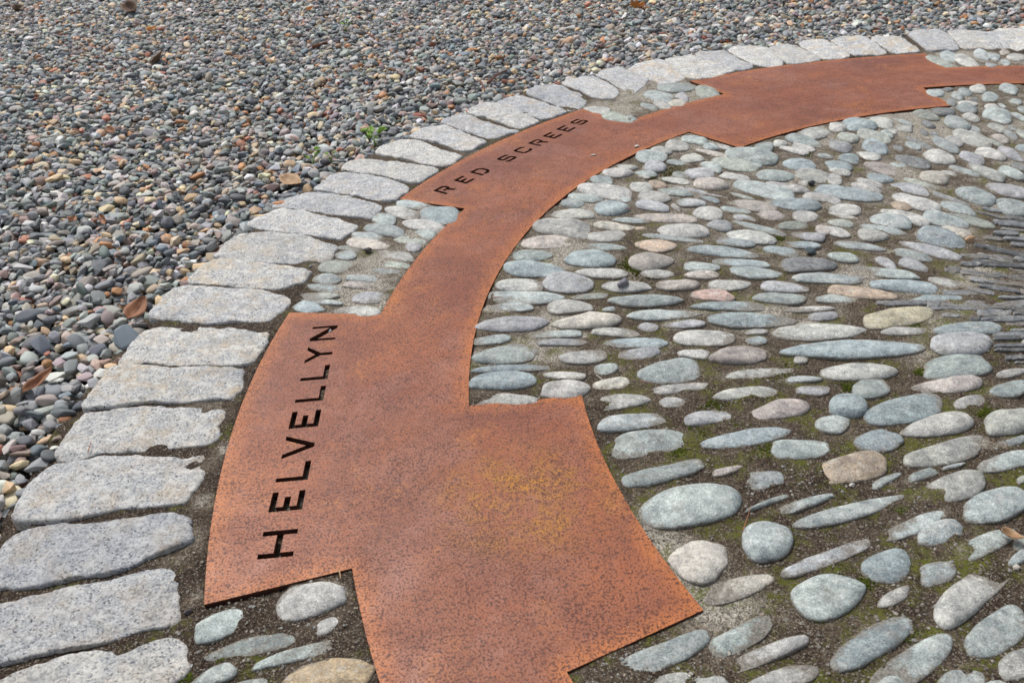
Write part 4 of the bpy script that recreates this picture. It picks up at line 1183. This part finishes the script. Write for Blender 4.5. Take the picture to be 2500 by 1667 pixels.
leaf((246*S, 293*S), (264*S, 300*S), 0.45, MAT_LEAF, 'small dark red leaf scrap among mid distance pebbles', 0.3, 0.4, 9, (0.4, 0.2), 0.008)
leaf((703*S, 20*S), (716*S, 14*S), 0.5, MAT_LEAF_O, 'tiny rust coloured leaf scrap high up the gravel', 0.3, 0.3, 10, (0.4, 0), 0.006)
leaf((160*S, 520*S), (170*S, 500*S), 0.4, MAT_LEAF, 'narrow orange red leaf shred between grey pebbles', 0.3, 0.4, 12, (0.5, 0.2), 0.010)
leaf((234*S, 498*S), (246*S, 512*S), 0.35, MAT_LEAF, 'thin brick red leaf shred sticking up between pebbles', 0.3, 0.4, 13, (0.7, 0.2), 0.012)
leaf((2293*S, 1228*S), (2345*S, 1250*S), 0.55, MAT_LEAF_T, 'crumpled beige leaf scrap on soil between cobbles', 0.7, 0.5, 14, (0.1, 0.1), 0.001)

def twig(pts_px, r, m, label, name='twig', lift=0.004, bow=0.0, cat='twig', group=None):
    g = ground(pts_px)
    n = 10
    t = np.linspace(0, 1, n)
    s = np.linspace(0, 1, len(g))
    X, Y = np.interp(t, s, g[:, 0]), np.interp(t, s, g[:, 1])
    pts = []
    for a, x, y in zip(t, X, Y):
        if math.hypot(x-CX, y-CY) > 2.53: z = gravel_z(x, y)
        elif in_plate(np.array(x), np.array(y)): z = 0.001
        else: z = 0.002
        pts.append((x, y, z))
    zz = np.array([p[2] for p in pts]); zz = np.maximum(zz, zz.mean())*0.5+zz.max()*0.5 if len(zz) else zz
    pts = [(p[0], p[1], z_+lift+bow*math.sin(math.pi*a)) for p, z_, a in zip(pts, zz, t)]
    o = obj(name, tube_mesh(pts, r, r*0.5), m)
    return tag(o, label, cat, group)
twig([(718*S, 103*S), (745*S, 94*S), (782*S, 94*S)], 0.010, MAT_TWIG, 'flat strip of red brown bark lying on the far gravel', 'bark_strip', 0.004, cat='bark')
twig([(843*S, 77*S), (860*S, 88*S)], 0.006, MAT_TWIG, 'short red brown stick beside the bark strip', cat='twig')
twig([(1103*S, 183*S), (1113*S, 205*S)], 0.004, MAT_TWIG, 'short curved brown twig poking from the gravel', lift=0.012, bow=0.01)
twig([(1120*S, 190*S), (1140*S, 172*S), (1165*S, 162*S)], 0.006, MAT_TWIG, 'thick bent brown twig lying near the curved twig', lift=0.008)
twig([(1178*S, 52*S), (1215*S, 47*S), (1258*S, 45*S)], 0.004, MAT_TWIG, 'long thin brown stalk lying level on the gravel', lift=0.008)
twig([(1420*S, 38*S), (1450*S, 34*S)], 0.004, MAT_TWIG, 'slim reddish stalk below the crumpled orange leaf')
ND = 'fallen pine needles'
twig([(1470*S, 880*S), (1500*S, 884*S)], 0.0009, MAT_NEEDLE, 'short reddish pine needle lying beside a knobbly beige cobble', 'pine_needle', 0.003, cat='needle')
twig([(1204, 731), (1229, 730)], 0.0012, MAT_NEEDLE, 'orange pine needle on mortar beside the inner steel edge', 'pine_needle', 0.003, cat='needle')
twig([(1706*S, 1224*S), (1723*S, 1172*S)], 0.0009, MAT_NEEDLE, 'rust brown pine needle above a round grey cobble', 'pine_needle', 0.004, cat='needle')
twig([(1424*S, 484*S), (1453*S, 487*S)], 0.0012, MAT_NEEDLE, 'reddish pine needle at the tip of a blue grey oval cobble', 'pine_needle', 0.007, cat='needle')
twig([(1370*S, 872*S), (1390*S, 888*S)], 0.0008, MAT_CHIP, 'pale dry grass stem bent across a small cream cobble', 'grass_stem', 0.010, cat='stem')
twig([(205*S, 1045*S), (213*S, 1020*S)], 0.0011, MAT_NEEDLE, 'short rusty needle on a granite sett', 'pine_needle', 0.006, cat='needle')
twig([(780*S, 1312*S), (784*S, 1332*S)], 0.0013, MAT_LEAF_T, 'tan needle scrap in the corner of the steel notch', 'needle_scrap', 0.002, cat='needle')

def seedling(px, py, n, size, label, seed):
    q = np.random.RandomState(seed)
    c = ground([(px, py)])[0]
    z = gravel_z(*c)
    root = bpy.data.objects.new('weed_seedling', None)
    link(root); root.location = (c[0], c[1], z-0.004)
    root.empty_display_size = 0.02
    for i in range(n):
        a = i*2.4+q.uniform(-.3, .3)
        hh = size*q.uniform(0.5, 1.1)
        tip = (math.cos(a)*size*0.35, math.sin(a)*size*0.35, hh)
        o = obj('stem', tube_mesh([(0, 0, 0), (tip[0]*0.4, tip[1]*0.4, hh*0.6), tip], 0.0013, 0.0007, 5), MAT_GREEN, root)
        lm = leaf_mesh(size*q.uniform(0.45, 0.7), size*q.uniform(0.28, 0.42), 0.25, 0.35, seed*10+i)
        lf = obj('leaf', lm, MAT_GREEN, root)
        lf.location = (tip[0]*1.5, tip[1]*1.5, tip[2]+0.002)
        lf.rotation_euler = (q.uniform(-.5, .5), q.uniform(-0.7, 0.1), a)
    return tag(root, label, 'weed')
seedling(916, 345, 8, 0.062, 'largest bright green weed seedling rooted in gravel next to the setts', 3)
seedling(762, 383, 4, 0.045, 'small green weed beside the pale tan leaf', 4)
seedling(807, 385, 3, 0.032, 'tiny yellow green weed directly behind the pale tan leaf', 5)
seedling(843, 66, 4, 0.05, 'lone green sprout far back on the gravel', 6)
seedling(782, 130, 2, 0.022, 'tiny green sprout half buried in the middle of the gravel', 7)

def loose_stone(px, py, wpx, col, label, vid, z, zs=0.7, name='loose_stone', yaw=0.4):
    c = ground([(px, py)])[0]
    w = float(np.hypot(*(ground([(px+wpx/2, py)])-ground([(px-wpx/2, py)]))[0]))/2
    o = bpy.data.objects.new(name, peb_meshes[vid])
    if not peb_meshes[vid].materials: peb_meshes[vid].materials.append(MAT_PEB)
    link(o)
    o.location = (c[0], c[1], z+w*zs*0.75)
    o.scale = (w, w*0.8, w*zs)
    o.rotation_euler = (0.25, 0.2, yaw)
    o.color = (*col, 1)
    return tag(o, label, 'stone')
loose_stone(2366, 590, 26, (.55, .36, .22), 'loose angular orange stone lying on cobbles beside the slates', 12, -0.002, 0.8)
loose_stone(1981, 450, 21, (.05, .055, .06), 'loose black pebble at the end of a long slate blue cobble', 2, -0.001, 0.6)
loose_stone(1520, 702, 34, (.22, .21, .24), 'loose purple grey chip sitting on a beige cobble', 4, 0.005, 0.6)
loose_stone(1977, 614, 30, (.10, .135, .15), 'loose dark teal angular stone above a white and black cobble', 9, -0.002, 0.5)
loose_stone(804, 802, 13, (.42, .44, .46), 'small grey pebble wedged in the cut-out letter N', 4, -0.012, 0.8, yaw=1.0)
loose_stone(459, 1492, 22, (.075, .06, .065), 'small dark stone in soil beside the steel corner', 2, -0.006, 0.8)
loose_stone(2482, 1383, 18, (.5, .46, .40), 'small pale angular stone beside a beige rod-shaped cobble', 5, -0.004, 0.7)
loose_stone(2080, 1184, 17, (.55, .52, .47), 'small white stone on soil below the orange cobble', 2, -0.003, 0.7)
loose_stone(898, 613, 20, (.035, .03, .028), 'small black crumpled lump between green grey cobbles', 7, -0.002, 0.5)
loose_stone(757, 648, 8, (.40, .42, .45), 'tiny grey pebble in the soil joint between two setts', 4, -0.006, 0.8)
loose_stone(466, 1623, 13, (.5, .5, .52), 'tiny pale pebble at the end of the lowest sett', 6, -0.006, 0.7)

def chip(px, py, wpx, hpx, label, ang=0.0):
    c = ground([(px, py)])[0]
    w = float(np.hypot(*(ground([(px+wpx/2, py)])-ground([(px-wpx/2, py)]))[0]))
    q = np.random.RandomState(int(px))
    o_ = np.array([(math.cos(t)*w/2*q.uniform(.7, 1.1), math.sin(t)*w/3*q.uniform(.6, 1.1)) for t in np.linspace(0, 6.28, 9)[:-1]])
    v, f = ring_solid(o_, [(1, 0.0), (1, 0.002), (0.6, 0.003)])
    o = obj('pale_flake', new_mesh('pale_flake', v, f), MAT_CHIP, None, (c[0], c[1], 0.001))
    o.rotation_euler.z = ang
    return tag(o, label, 'flake')
chip(1555, 358, 16, 5, 'pale flake of debris on the steel narrow part past the name', 0.5)
chip(1449, 380, 14, 4, 'thin pale flake lying on the steel below the last letter', 0.3)
